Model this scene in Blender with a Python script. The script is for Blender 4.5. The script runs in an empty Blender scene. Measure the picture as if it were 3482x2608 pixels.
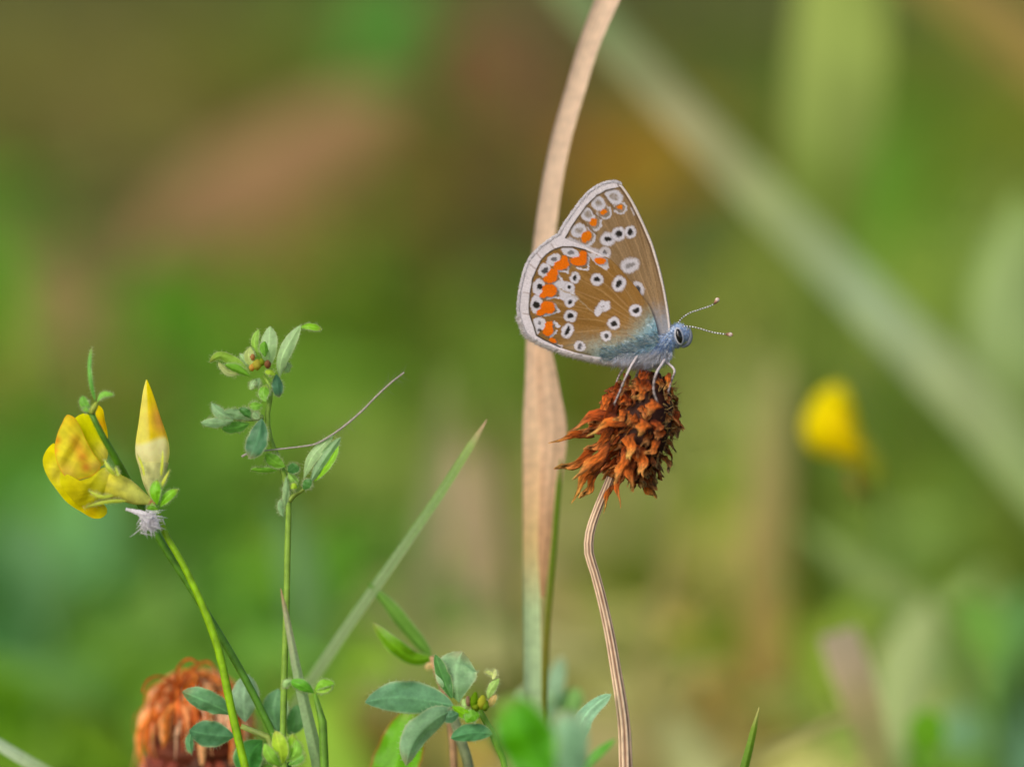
import bpy, math, random
import numpy as np
from mathutils import Vector, Matrix

# ------------------------------------------------------------------ camera, sky, sun, exposure
sc = bpy.context.scene
PITCH = math.radians(12.0)
FOCUS = 0.600                     # metres from lens to the butterfly
FRAME_W = 0.102                   # width of the frame in the focus plane
PXM = FRAME_W / 3482.0            # metres per photo pixel in the focus plane
TARGET = np.array([0.0, 0.0, 0.115])
DIR = np.array([0.0, math.cos(PITCH), -math.sin(PITCH)])
UP = np.array([0.0, math.sin(PITCH), math.cos(PITCH)])
RIGHT = np.array([1.0, 0.0, 0.0])
CAM = TARGET - DIR * FOCUS

cam = bpy.data.cameras.new('camera')
cam.sensor_width = 36.0
cam.sensor_fit = 'HORIZONTAL'
cam.lens = 36.0 * FOCUS / FRAME_W
cam.clip_start = 0.01
cam.clip_end = 500.0
cam.dof.use_dof = True
cam.dof.focus_distance = FOCUS
cam.dof.aperture_fstop = 6.0
cam.dof.aperture_blades = 0
cam_o = bpy.data.objects.new('camera', cam)
sc.collection.objects.link(cam_o)
cam_o.location = CAM
cam_o.rotation_euler = (math.pi / 2 - PITCH, 0, 0)
sc.camera = cam_o

SUN = Vector((-0.52, -0.56, 0.64)).normalized()
world = bpy.data.worlds.new('World')
sc.world = world
world.use_nodes = True
wn = world.node_tree
bg = wn.nodes['Background']
sky = wn.nodes.new('ShaderNodeTexSky')
sky.sky_type = 'NISHITA'
sky.sun_disc = False
sky.sun_elevation = math.asin(SUN.z)
sky.sun_rotation = math.atan2(SUN.x, SUN.y)
sky.dust_density = 4.0
sky.ozone_density = 1.0
wn.links.new(sky.outputs[0], bg.inputs[0])
bg.inputs[1].default_value = 0.15
sl = bpy.data.lights.new('sun', 'SUN')
sl.energy = 1.3
sl.angle = math.radians(40)
sl.color = (1.0, 0.965, 0.90)
so = bpy.data.objects.new('sun', sl)
sc.collection.objects.link(so)
so.rotation_euler = SUN.to_track_quat('Z', 'Y').to_euler()
so.location = (-2, -2, 3)

sc.view_settings.view_transform = 'Standard'
sc.view_settings.look = 'None'
sc.view_settings.gamma = 1.0
sc.view_settings.use_curve_mapping = False
sc.view_settings.exposure = 0.02
sc.render.engine = 'CYCLES'
sc.cycles.use_denoising = True
sc.cycles.use_adaptive_sampling = False
sc.cycles.max_bounces = 8
sc.cycles.transparent_max_bounces = 8
sc.cycles.sample_clamp_indirect = 6.0

# ------------------------------------------------------------------ helpers
rng = random.Random(7)
nr = np.random.RandomState(11)
COLL = sc.collection


def lin(r, g=None, b=None, k=1.0):
    if g is None:
        r, g, b = r
    c = np.array([r, g, b], float) / 255.0
    c = np.where(c <= 0.04045, c / 12.92, ((c + 0.055) / 1.055) ** 2.4)
    return c * k


def P(px, py, d=0.0):
    """photo pixel + millimetres behind the focus plane -> world point"""
    D = FOCUS + d * 0.001
    u = (px - 1741.0) * PXM * D / FOCUS
    v = (1304.0 - py) * PXM * D / FOCUS
    return CAM + DIR * D + RIGHT * u + UP * v


def ZM(x0, y0, s):
    return lambda x, y: (x0 + x * s, y0 + y * s)


Z1 = ZM(1720, 580, .2294); Z2 = ZM(1740, 860, .2535); Z3 = ZM(2040, 900, .2414)
Z4 = ZM(1860, 1230, .3077); Z5 = ZM(1940, 1640, .5837); Z6 = ZM(100, 1150, .4344)
Z7 = ZM(640, 1080, .4345); Z8 = ZM(400, 1800, .4875); R1 = ZM(1200, 1900, .4273)
R3 = ZM(1000, 1300, .6036); R4 = ZM(1600, 0, .7843); R5 = ZM(0, 2100, .4069)
VV = ZM(0, 0, 1.5741)


def sstep(a, b, x):
    t = np.clip((x - a) / (b - a), 0, 1)
    return t * t * (3 - 2 * t)


def hash2(ix, iy, seed=0):
    h = np.sin(ix * 127.1 + iy * 311.7 + seed * 74.7) * 43758.5453
    return h - np.floor(h)


def vnoise(x, y, seed=0):
    x = np.asarray(x, float); y = np.asarray(y, float)
    ix = np.floor(x); iy = np.floor(y); fx = x - ix; fy = y - iy
    fx = fx * fx * (3 - 2 * fx); fy = fy * fy * (3 - 2 * fy)
    a = hash2(ix, iy, seed); b = hash2(ix + 1, iy, seed)
    c = hash2(ix, iy + 1, seed); d = hash2(ix + 1, iy + 1, seed)
    return (a * (1 - fx) + b * fx) * (1 - fy) + (c * (1 - fx) + d * fx) * fy


def spline(pts, n):
    """Catmull-Rom through rows of pts (any dimension), n samples evenly spread by arc length"""
    p = np.array(pts, float)
    if len(p) == 2:
        t = np.linspace(0, 1, n)[:, None]
        return p[0] * (1 - t) + p[1] * t
    dim = min(3, p.shape[1])
    h = np.maximum(1e-9, np.linalg.norm(np.diff(p[:, :dim], axis=0), axis=1))
    dl = np.diff(p, axis=0) / h[:, None]
    tg = np.zeros_like(p)
    tg[1:-1] = (dl[:-1] * h[1:, None] + dl[1:] * h[:-1, None]) / (h[1:] + h[:-1])[:, None]
    tg[0] = 1.5 * dl[0] - .5 * tg[1]; tg[-1] = 1.5 * dl[-1] - .5 * tg[-2]
    out = []
    m = 16
    for i in range(len(p) - 1):
        t = np.linspace(0, 1, m, endpoint=False)[:, None]
        t2 = t * t; t3 = t2 * t
        out.append((2 * t3 - 3 * t2 + 1) * p[i] + (t3 - 2 * t2 + t) * h[i] * tg[i] + (-2 * t3 + 3 * t2) * p[i + 1] + (t3 - t2) * h[i] * tg[i + 1])
    out.append(p[-1][None])
    o = np.vstack(out)
    s = np.concatenate([[0], np.cumsum(np.linalg.norm(np.diff(o[:, :dim], axis=0), axis=1))])
    ts = np.linspace(0, s[-1], n)
    return np.stack([np.interp(ts, s, o[:, k]) for k in range(o.shape[1])], 1)


def nrm(v):
    v = np.asarray(v, float)
    return v / max(1e-12, np.linalg.norm(v))


def tangents(p):
    t = np.gradient(p, axis=0)
    return t / np.maximum(1e-12, np.linalg.norm(t, axis=1))[:, None]


class MB:
    def __init__(s):
        s.v = []; s.c = []; s.q = []; s.t = []; s.n = 0

    def add(s, v, c, quads=None, tris=None):
        v = np.asarray(v, float).reshape(-1, 3)
        c = np.asarray(c, float)
        if c.ndim == 1:
            c = np.tile(c, (len(v), 1))
        if quads is not None and len(quads):
            s.q.append(np.asarray(quads, int) + s.n)
        if tris is not None and len(tris):
            s.t.append(np.asarray(tris, int) + s.n)
        s.v.append(v); s.c.append(c); s.n += len(v)
        return s

    def mesh(s, name, origin=(0, 0, 0), smooth=True):
        v = np.vstack(s.v) - np.asarray(origin, float)
        c = np.vstack(s.c)
        q = np.vstack(s.q) if s.q else np.zeros((0, 4), int)
        t = np.vstack(s.t) if s.t else np.zeros((0, 3), int)
        me = bpy.data.meshes.new(name)
        me.vertices.add(len(v))
        me.vertices.foreach_set('co', v.astype(np.float32).ravel())
        nl = q.size + t.size
        me.loops.add(nl)
        me.loops.foreach_set('vertex_index', np.concatenate([q.ravel(), t.ravel()]).astype(np.int32))
        npoly = len(q) + len(t)
        me.polygons.add(npoly)
        st = np.concatenate([np.arange(len(q)) * 4, q.size + np.arange(len(t)) * 3]).astype(np.int32)
        me.polygons.foreach_set('loop_start', st)
        me.polygons.foreach_set('use_smooth', np.full(npoly, smooth, dtype=bool))
        me.update(calc_edges=True)
        me.validate()
        a = me.color_attributes.new('Col', 'FLOAT_COLOR', 'POINT')
        rgba = np.ones((len(v), 4), np.float32)
        rgba[:, :3] = np.clip(c, 0, 1)
        a.data.foreach_set('color', rgba.ravel())
        return me

    def build(s, name, mat, root=None, parent=None, smooth=True, origin=None):
        """part of root (verts relative to root) or a top-level mesh when root is None"""
        org = np.array(root.location) if root is not None else (np.zeros(3) if origin is None else np.asarray(origin, float))
        me = s.mesh(name, org, smooth)
        me.materials.append(mat)
        o = bpy.data.objects.new(name, me)
        COLL.objects.link(o)
        if root is not None:
            o.parent = parent if parent is not None else root
        else:
            o.location = org
        return o


def tag(o, label=None, cat=None, group=None, kind=None):
    if label: o['label'] = label
    if cat: o['category'] = cat
    if group: o['group'] = group
    if kind: o['kind'] = kind
    return o


def thing(name, label, cat, loc, group=None):
    o = bpy.data.objects.new(name, None)
    o.empty_display_size = 0.005
    COLL.objects.link(o)
    o.location = loc
    return tag(o, label, cat, group)


def grid_quads(nu, nv, wrap=False):
    q = []
    for i in range(nu - 1):
        for j in range(nv if wrap else nv - 1):
            j2 = (j + 1) % nv
            q.append((i * nv + j, i * nv + j2, (i + 1) * nv + j2, (i + 1) * nv + j))
    return q


def tube(mb, pts, rad, col, n=24, sides=10, flute=0.0, ribs=0, flat=1.0, view=DIR, cap=True, colfn=None, wob=0.0, seed=0):
    """pts: world points; rad: radius in metres per point (or scalar)"""
    pts = np.array(pts, float)
    r = np.full(len(pts), rad, float) if np.isscalar(rad) else np.array(rad, float)
    s = spline(np.hstack([pts, r[:, None]]), n)
    p, r = s[:, :3], np.maximum(s[:, 3], 1e-6)
    t = tangents(p)
    V = []; C = []
    ang = np.linspace(0, 2 * math.pi, sides, endpoint=False)
    for i in range(n):
        a = np.cross(t[i], view); a = nrm(a)
        b = np.cross(t[i], a)
        k = np.ones(sides)
        if ribs:
            k = 1 - flute * (0.5 + 0.5 * np.cos(ang * ribs + 0.6 * math.sin(i * 0.13)))
        if wob:
            k = k * (1 + wob * (vnoise(np.full(sides, i * 0.6), ang * 1.6, seed) - 0.5))
        ring = p[i] + r[i] * k[:, None] * (np.cos(ang)[:, None] * a + flat * np.sin(ang)[:, None] * b)
        V.append(ring)
        tt = i / (n - 1)
        if colfn is not None:
            C.append(np.array([colfn(tt, an, kk) for an, kk in zip(ang, k)]))
        else:
            c = np.array(col)
            C.append(np.tile(c if c.ndim == 1 else c[0] * (1 - tt) + c[1] * tt, (sides, 1)))
    q = grid_quads(n, sides, True)
    V = np.vstack(V); C = np.vstack(C)
    tr = []
    if cap:
        V = np.vstack([V, p[:1], p[-1:]]); C = np.vstack([C, C[:1], C[-1:]])
        m = n * sides
        for j in range(sides):
            tr.append((m, (j + 1) % sides, j))
            tr.append((m + 1, (n - 1) * sides + j, (n - 1) * sides + (j + 1) % sides))
    mb.add(V, C, q, tr)
    return p


def sheet(mb, pts, widths, cols, n=16, nv=7, roll=0.0, fold=0.0, ripple=0.0, edge=None, rib=None, seed=0, view=DIR, twist=0.0, cup=0.0, nvis=None, fibre=0.0):
    """leaf or blade along world pts; widths are full widths in metres at pts (or a callable of t with a max width)"""
    pts = np.array(pts, float)
    if callable(widths):
        s = spline(pts, n)
        p = s
        w = np.array([widths(i / (n - 1)) for i in range(n)])
    else:
        s = spline(np.hstack([pts, np.array(widths, float)[:, None]]), n)
        p, w = s[:, :3], np.maximum(s[:, 3], 0)
    t = tangents(p)
    sv = np.linspace(-1, 1, nv)
    V = []; C = []
    cols = np.array(cols, float)
    knots = np.linspace(0, 1, len(cols)) if cols.ndim == 2 else None
    if nvis:   # colours belong to the first nvis control points only
        ch = np.concatenate([[0], np.cumsum(np.linalg.norm(np.diff(pts, axis=0), axis=1))]); ch /= ch[-1]
        knots = np.interp(np.linspace(0, nvis - 1, len(cols)), np.arange(len(ch)), ch)
    for i in range(n):
        tt = i / (n - 1)
        a = nrm(np.cross(t[i], view))
        b = np.cross(a, t[i])
        ro = roll + twist * tt
        lat = a * math.cos(ro) + b * math.sin(ro)
        nor = -a * math.sin(ro) + b * math.cos(ro)
        h = fold * (np.abs(sv) - 0.0) + cup * sv ** 2
        if ripple:
            h = h + ripple * (vnoise(np.full(nv, tt * 7), sv * 2 + 5, seed) - 0.5) * (0.3 + np.abs(sv))
        edgewob = 1.0
        if ripple:
            edgewob = 1 + 0.10 * (vnoise(np.full(nv, tt * 9 + 3), np.sign(sv) * 3, seed + 5) - 0.5)
        V.append(p[i] + 0.5 * w[i] * ((sv * edgewob)[:, None] * lat + h[:, None] * nor))
        base = cols if cols.ndim == 1 else np.array([np.interp(tt, knots, cols[:, k]) for k in range(3)])
        cc = np.tile(base, (nv, 1))
        if edge is not None:
            k = sstep(0.84, 1.0, np.abs(sv))[:, None] * 0.9
            cc = cc * (1 - k) + np.asarray(edge) * k
        if rib is not None:
            k = (np.abs(sv) < 0.08)[:, None] * 0.45
            cc = cc * (1 - k) + np.asarray(rib) * k
        cc = cc * (0.88 + 0.24 * vnoise(np.full(nv, tt * 6), sv * 3, seed + 9))[:, None]
        if fibre:
            cc = cc * (1 - fibre + 2 * fibre * vnoise(np.full(nv, tt * 5), sv * 13, seed + 2))[:, None]
        C.append(cc)
    mb.add(np.vstack(V), np.vstack(C), grid_quads(n, nv))
    mb.grid = np.array(V)
    return p


def dome(mb, outline, d0, bulge, colfn, back=0.3, n=72, rings=14, smooth=True, crease=0.0, edge=None):
    """closed cushion from an outline in photo pixels at depth d0 mm: front swells towards the lens by bulge mm"""
    o = np.array(outline, float)
    if smooth:
        k = len(o)
        oo = np.vstack([o, o[:1]])
        q = np.vstack([o[-2:], o, o[:3]])
        s = spline(q, n * 2)
        # keep the closed middle section
        d = np.linalg.norm(s - o[0], axis=1)
        lo = np.argmin(d[:n]); hi = n + np.argmin(d[n:])
        s = s[lo:hi]
        idx = np.linspace(0, len(s) - 1, n).astype(int)
        o = s[idx]
    c = o.mean(0)
    V = []; C = []
    for side in (1, -1):
        for k in range(rings):
            f = k / (rings - 1)
            ring = c + (o - c) * f
            h = (1 - f ** 2.4) * (bulge if side > 0 else -back)
            for x, y in ring:
                hh = h + crease * (float(vnoise(x / 34 + y / 60, y / 90, 3)) - .5) * (1 - f ** 6) * (1 if side > 0 else 0)
                cc = np.asarray(colfn(x, y))
                if edge is not None and k == rings - 1:
                    cc = cc * .3 + np.asarray(edge) * .7
                V.append(P(x, y, d0 - hh)); C.append(cc)
    m = len(o)
    q = grid_quads(rings, m, True)
    q2 = [(a[3] + rings * m, a[2] + rings * m, a[1] + rings * m, a[0] + rings * m) for a in q]
    mb.add(V, C, q + q2)


def prof_obov(W, peak=0.6, sharp=0.55):
    def f(t):
        a = peak / (1 - peak) * sharp
        m = (peak ** a) * ((1 - peak) ** sharp)
        return W * max(0.03, (max(t, 0) ** a) * (max(1 - t, 0) ** sharp) / m)
    return f


def hairs(mb, base, dirs, length, width, cols, bend=None, seg=2):
    """three-sided tapering hairs"""
    n = len(base)
    base = np.asarray(base); dirs = np.asarray(dirs)
    ref = np.cross(dirs, DIR + 0.01)
    ref /= np.maximum(1e-9, np.linalg.norm(ref, axis=1))[:, None]
    b2 = np.cross(dirs, ref)
    L = np.asarray(length).reshape(-1, 1); W = np.asarray(width).reshape(-1, 1)
    if bend is None:
        bend = np.zeros_like(dirs)
    V = []; C = []
    lv = np.linspace(0, 1, seg + 1)
    cols = np.asarray(cols)
    for k, f in enumerate(lv[:-1]):
        cen = base + dirs * L * f + bend * L * f * f
        ww = W * (1 - 0.75 * f)
        for a in range(3):
            an = a * 2 * math.pi / 3
            V.append(cen + ww * (math.cos(an) * ref + math.sin(an) * b2)); C.append(cols)
    V.append(base + dirs * L + bend * L); C.append(cols)
    nv = len(V)
    V = np.stack(V, 1); C = np.stack(C, 1)
    off = (np.arange(n) * nv)[:, None]
    Q = []; T = []
    for k in range(seg - 1):
        for a in range(3):
            Q.append(off + np.array([[k * 3 + a, k * 3 + (a + 1) % 3, k * 3 + 3 + (a + 1) % 3, k * 3 + 3 + a]]))
    for a in range(3):
        T.append(off + np.array([[(seg - 1) * 3 + a, (seg - 1) * 3 + (a + 1) % 3, nv - 1]]))
    mb.add(V.reshape(-1, 3), C.reshape(-1, 3), np.vstack(Q) if Q else None, np.vstack(T))


# ------------------------------------------------------------------ materials
def plant_mat(name, rough=0.5, trans=0.35, spec=0.3, nscale=1500.0, nstr=0.35, bump=0.15, tint=(1.15, 1.1, 0.55), sheen=0.0, stretch=None):
    m = bpy.data.materials.new(name)
    m.use_nodes = True
    nt = m.node_tree
    nt.nodes.clear()
    N = nt.nodes.new; L = nt.links.new
    out = N('ShaderNodeOutputMaterial')
    at = N('ShaderNodeVertexColor'); at.layer_name = 'Col'
    tc = N('ShaderNodeTexCoord')
    no = N('ShaderNodeTexNoise'); no.inputs['Scale'].default_value = nscale; no.inputs['Detail'].default_value = 4
    if stretch:
        mp = N('ShaderNodeMapping'); mp.inputs['Scale'].default_value = stretch
        L(tc.outputs['Object'], mp.inputs['Vector']); L(mp.outputs[0], no.inputs['Vector'])
        no.inputs['Detail'].default_value = 9; no.inputs['Roughness'].default_value = .7
    else:
        L(tc.outputs['Object'], no.inputs['Vector'])
    mr = N('ShaderNodeMapRange')
    mr.inputs['From Min'].default_value = 0.38 if stretch else 0.25; mr.inputs['From Max'].default_value = 0.62 if stretch else 0.75
    mr.inputs['To Min'].default_value = 1 - nstr; mr.inputs['To Max'].default_value = 1 + nstr
    L(no.outputs['Fac'], mr.inputs['Value'])
    mul = N('ShaderNodeVectorMath'); mul.operation = 'MULTIPLY'
    L(at.outputs['Color'], mul.inputs[0]); L(mr.outputs[0], mul.inputs[1])
    bs = N('ShaderNodeBsdfPrincipled')
    bs.inputs['Roughness'].default_value = rough
    bs.inputs['Specular IOR Level'].default_value = spec
    if sheen:
        bs.inputs['Sheen Weight'].default_value = sheen
        bs.inputs['Sheen Roughness'].default_value = 0.4
    L(mul.outputs[0], bs.inputs['Base Color'])
    if bump:
        bu = N('ShaderNodeBump'); bu.inputs['Strength'].default_value = bump; bu.inputs['Distance'].default_value = 0.0006 if stretch else 0.0002
        L(no.outputs['Fac'], bu.inputs['Height']); L(bu.outputs[0], bs.inputs['Normal'])
    if trans:
        tr = N('ShaderNodeBsdfTranslucent')
        tm = N('ShaderNodeVectorMath'); tm.operation = 'MULTIPLY'; tm.inputs[1].default_value = tint
        L(mul.outputs[0], tm.inputs[0]); L(tm.outputs[0], tr.inputs['Color'])
        mx = N('ShaderNodeMixShader'); mx.inputs[0].default_value = trans
        L(bs.outputs[0], mx.inputs[1]); L(tr.outputs[0], mx.inputs[2]); L(mx.outputs[0], out.inputs[0])
    else:
        L(bs.outputs[0], out.inputs[0])
    return m


M_LEAF = plant_mat('leaf', 0.45, 0.42, 0.4, nscale=2600, nstr=0.14, bump=0.2)
M_STEM = plant_mat('green_stem', 0.45, 0.15, 0.35, nscale=900)
M_DRY = plant_mat('dry_straw', 0.6, 0.18, 0.25, nscale=1200, nstr=0.16, bump=0.08, tint=(1.1, 1.0, 0.75))
M_RUST = plant_mat('withered_floret', 0.62, 0.22, 0.22, nscale=1400, nstr=0.45, bump=0.5, tint=(1.2, 0.95, 0.6))
M_FLORET = plant_mat('crumpled_floret', 0.6, 0.2, 0.25, nscale=9, nstr=0.6, bump=0.9, tint=(1.2, 0.95, 0.6), stretch=(1, 1, .35))
M_PETAL = plant_mat('petal', 0.6, 0.5, 0.06, nscale=900, nstr=0.12, bump=0.06, tint=(1.0, 1.0, 0.4))
M_WING = plant_mat('wing_scales', 0.65, 0.12, 0.1, nscale=9000, nstr=0.10, bump=0.2, tint=(1, 1, 1), sheen=0.1)
M_FUR = plant_mat('fur', 0.7, 0.5, 0.1, nscale=4000, nstr=0.2, bump=0, tint=(1, 1, 1))
M_SKIN = plant_mat('insect_body', 0.6, 0.0, 0.3, nscale=5000, nstr=0.35, bump=0.4)
M_EYE = plant_mat('eye', 0.12, 0.0, 0.6, nscale=6000, nstr=0.2, bump=0.0)
M_MEADOW = plant_mat('meadow', 0.6, 0.3, 0.2, nscale=120, nstr=0.2, bump=0)


def ground_mat():
    m = bpy.data.materials.new('soil'); m.use_nodes = True
    nt = m.node_tree; N = nt.nodes.new; L = nt.links.new
    bs = nt.nodes['Principled BSDF']; bs.inputs['Roughness'].default_value = 0.9
    tc = N('ShaderNodeTexCoord')
    n1 = N('ShaderNodeTexNoise'); n1.inputs['Scale'].default_value = 9; n1.inputs['Detail'].default_value = 8
    n2 = N('ShaderNodeTexNoise'); n2.inputs['Scale'].default_value = 70; n2.inputs['Detail'].default_value = 6
    L(tc.outputs['Object'], n1.inputs['Vector']); L(tc.outputs['Object'], n2.inputs['Vector'])
    cr = N('ShaderNodeValToRGB')
    e = cr.color_ramp.elements
    e[0].position = 0.35; e[0].color = (*lin(92, 84, 48), 1)
    e[1].position = 0.65; e[1].color = (*lin(104, 118, 48), 1)
    k = e.new(0.5); k.color = (*lin(110, 100, 56), 1)
    L(n1.outputs['Fac'], cr.inputs[0])
    mx = N('ShaderNodeMix'); mx.data_type = 'RGBA'; mx.blend_type = 'MULTIPLY'; mx.inputs[0].default_value = 0.6
    L(cr.outputs[0], mx.inputs[6]); L(n2.outputs['Color'], mx.inputs[7])
    L(mx.outputs[2], bs.inputs['Base Color'])
    bu = N('ShaderNodeBump'); bu.inputs['Distance'].default_value = 0.01
    L(n2.outputs['Fac'], bu.inputs['Height']); L(bu.outputs[0], bs.inputs['Normal'])
    return m


# ------------------------------------------------------------------ ground
def make_ground():
    xs = np.concatenate([[-120, -40, -12, -5], np.linspace(-2, 2, 60), [5, 12, 40, 120]])
    ys = np.concatenate([[-40, -12, -4], np.linspace(-1.2, 3, 70), [6, 15, 50, 160]])
    X, Y = np.meshgrid(xs, ys, indexing='ij')
    H = -0.004 + 0.010 * (vnoise(X * 9, Y * 9, 3) - 0.5) + 0.006 * (vnoise(X * 23, Y * 23, 4) - 0.5)
    v = np.stack([X, Y, H], -1).reshape(-1, 3)
    mb = MB(); mb.add(v, lin(100, 95, 50), grid_quads(len(xs), len(ys)))
    o = mb.build('ground', ground_mat())
    tag(o, kind='structure')


make_ground()

# ------------------------------------------------------------------ meadow grass behind (far mass: stuff)
PATCH = [  # view-pixel x, y, colour seen there
    (50, 50, 98, 98, 45), (300, 50, 95, 92, 45), (520, 50, 96, 105, 38), (820, 60, 68, 124, 38), (1050, 60, 105, 86, 55),
    (1500, 60, 82, 92, 45), (1650, 60, 85, 95, 45), (2000, 60, 85, 108, 40), (2150, 60, 128, 118, 58), (700, 40, 90, 112, 38),
    (60, 190, 98, 95, 48), (350, 200, 104, 100, 45), (600, 180, 104, 98, 48), (900, 200, 88, 110, 45), (1060, 200, 110, 88, 55),
    (1500, 200, 80, 92, 46), (2050, 200, 92, 112, 35), (2180, 200, 108, 115, 40), (1640, 200, 90, 108, 42),
    (40, 350, 96, 108, 56), (180, 360, 105, 98, 55), (320, 400, 84, 86, 52), (560, 340, 120, 100, 60), (860, 340, 115, 96, 40),
    (1010, 340, 100, 98, 40), (1360, 340, 125, 105, 34), (1500, 340, 100, 100, 42), (1900, 340, 86, 132, 28), (2150, 340, 108, 120, 34),
    (20, 500, 92, 138, 46), (150, 520, 108, 104, 60), (400, 520, 124, 104, 66), (620, 500, 118, 106, 58), (800, 500, 98, 106, 40),
    (950, 480, 80, 102, 45), (1090, 510, 66, 68, 38), (1500, 450, 76, 94, 50), (1600, 560, 108, 120, 50), (2000, 500, 98, 128, 42), (2190, 500, 125, 145, 75),  # darkest tufts here have the shadow gaps beside the wings in their colour
    (20, 650, 82, 128, 28), (140, 640, 128, 116, 72), (350, 660, 74, 124, 20), (600, 640, 88, 114, 34), (800, 640, 98, 116, 30),
    (1000, 640, 92, 116, 42), (1560, 650, 110, 120, 52), (1950, 640, 110, 128, 52),
    (50, 800, 112, 114, 54), (250, 780, 92, 112, 36), (450, 760, 80, 118, 34), (720, 800, 94, 128, 42), (1000, 800, 106, 128, 56), (1600, 800, 112, 116, 58),
    (1700, 820, 130, 136, 78), (1980, 800, 118, 138, 66),
    (60, 1000, 76, 120, 48), (450, 1000, 84, 120, 44), (800, 1000, 110, 128, 56), (1000, 1000, 122, 124, 70), (1500, 1000, 100, 120, 44),
    (1640, 1000, 128, 138, 80), (1900, 1020, 100, 118, 44), (2100, 1020, 90, 112, 44),
    (50, 1200, 84, 128, 80), (300, 1200, 92, 124, 60), (480, 1200, 76, 122, 40), (720, 1200, 78, 126, 32), (900, 1200, 110, 130, 75), (1050, 1200, 140, 128, 90), (1400, 1180, 104, 116, 48),
    (1600, 1200, 138, 132, 74), (1800, 1200, 106, 128, 66), (2120, 1200, 108, 124, 42),
    (80, 1400, 96, 134, 66), (250, 1400, 86, 120, 42), (480, 1360, 84, 122, 44), (720, 1400, 98, 130, 38), (900, 1380, 132, 132, 86), (1300, 1400, 132, 128, 78),
    (1560, 1400, 150, 132, 72), (1700, 1400, 104, 120, 38), (1950, 1400, 140, 155, 100), (2150, 1400, 88, 130, 56),
    (100, 1580, 84, 120, 28), (300, 1600, 90, 118, 34), (850, 1580, 140, 122, 66), (1400, 1600, 142, 138, 90), (1600, 1600, 146, 140, 88), (1760, 1600, 144, 146, 88), (1980, 1600, 112, 148, 58),
    (2150, 1600, 98, 140, 110),
]


def meadow():
    mb = MB()
    for (vx, vy, r, g, b) in PATCH:
        px, py = VV(vx, vy)
        base = lin(r, g, b) * np.interp(vy, [0, 400, 700, 1600], [1.42, 1.5, 1.85, 2.1]) * np.array([1, 1.02, float(np.interp(b, [30, 60, 80], [.85, .88, 1.0]))])
        for k in range(13):
            jx = px + rng.gauss(0, 105); jy = py + rng.gauss(0, 70)
            h = rng.uniform(0.035, 0.065)
            dirn = nrm(P(jx, jy, 0) - CAM)
            D = (CAM[2] - h) / max(0.10, -dirn[2])
            tip = CAM + dirn * D
            if D < FOCUS + 0.10:
                tip = CAM + dirn * (FOCUS + 0.10 + rng.uniform(0, 0.05))
            lean = rng.uniform(-0.03, 0.03)
            root = np.array([tip[0] + lean, tip[1] + rng.uniform(-0.02, 0.02), 0.0])
            mid = (tip + root) / 2 + np.array([rng.uniform(-.012, .012), rng.uniform(-.012, .012), 0.01])
            over = tip + np.array([rng.uniform(-.02, .02), rng.uniform(-.02, .01), rng.uniform(-0.01, 0.008)])
            w = rng.uniform(0.005, 0.011) * (0.7 + 0.5 * D)
            c = base * rng.uniform(0.82, 1.2) * np.array([rng.uniform(.9, 1.1), 1, rng.uniform(.85, 1.15)])
            sheet(mb, [root, mid, tip, over], [w * .7, w, w * .8, w * .1], c, n=7, nv=3, roll=rng.uniform(-.7, .7), fold=0.15)
    # the rest of the sward, thinner, all round
    for k in range(3600):
        if k < 2000:
            y = rng.uniform(0.12, 1.7); x = rng.uniform(-1, 1) * (0.16 + 0.16 * (y + .6))
            h = rng.uniform(0.02, 0.045)
        else:
            y = rng.uniform(-0.25, 0.14); x = rng.uniform(-0.28, 0.28)
            h = rng.uniform(0.015, 0.04)
        u = rng.random()
        c = lin(*(rng.choice([(92, 112, 38), (84, 118, 34), (104, 112, 46), (118, 108, 58), (136, 120, 74), (78, 104, 44)]))) * rng.uniform(1.0, 1.5)
        a = rng.uniform(0, 6.28); s = rng.uniform(0.2, 0.8) * h
        r0 = np.array([x, y, -0.003]); r1 = r0 + np.array([math.cos(a) * s * .3, math.sin(a) * s * .3, h * .6]); r2 = r0 + np.array([math.cos(a) * s, math.sin(a) * s, h])
        w = rng.uniform(0.002, 0.005)
        sheet(mb, [r0, r1, r2], [w, w, w * .1], c, n=5, nv=3, roll=rng.uniform(-1.5, 1.5), fold=0.2)
    o = mb.build('meadow_grass', M_MEADOW)
    tag(o, 'soft mass of green and straw coloured meadow grass behind the butterfly', 'grass', kind='stuff')


meadow()


# ------------------------------------------------------------------ blurred single blades and leaves behind
BGK = 1.36


def to_ground(pt, dx=0.0, dy=0.0):
    return np.array([pt[0] + dx, pt[1] + dy, 0.0])


def bg_blade(name, label, cat, vpts, widths, d, cols, mat=None, roll=0.2, fold=0.12, dx=0.01, group=None, n=22, raw=False):
    """vpts: view-pixel points from tip to base (x, y[, extra depth]); carried on down to the ground"""
    pts = []
    for q in vpts:
        px, py = VV(q[0], q[1]) if not raw else q[:2]
        pts.append(P(px, py, d + (q[2] if len(q) > 2 else 0)))
    D = (FOCUS + d * .001) / FOCUS
    w = [x * (1.5741 if not raw else 1.0) * PXM * D for x in widths]
    g = to_ground(pts[-1], dx)
    pts.append((pts[-1] + g) / 2 + np.array([dx * .2, 0, 0])); w.append(w[-1] * .8)
    pts.append(g); w.append(w[-1] * .6)
    mb = MB()
    c = np.array([lin(*x) for x in cols]) * BGK
    sheet(mb, pts, w, c, n=n, nv=7, roll=roll, fold=fold, seed=rng.randint(0, 99), ripple=0.05, nvis=len(vpts))
    o = mb.build(name, mat or M_MEADOW, origin=g)
    return tag(o, label, cat, group)


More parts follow.
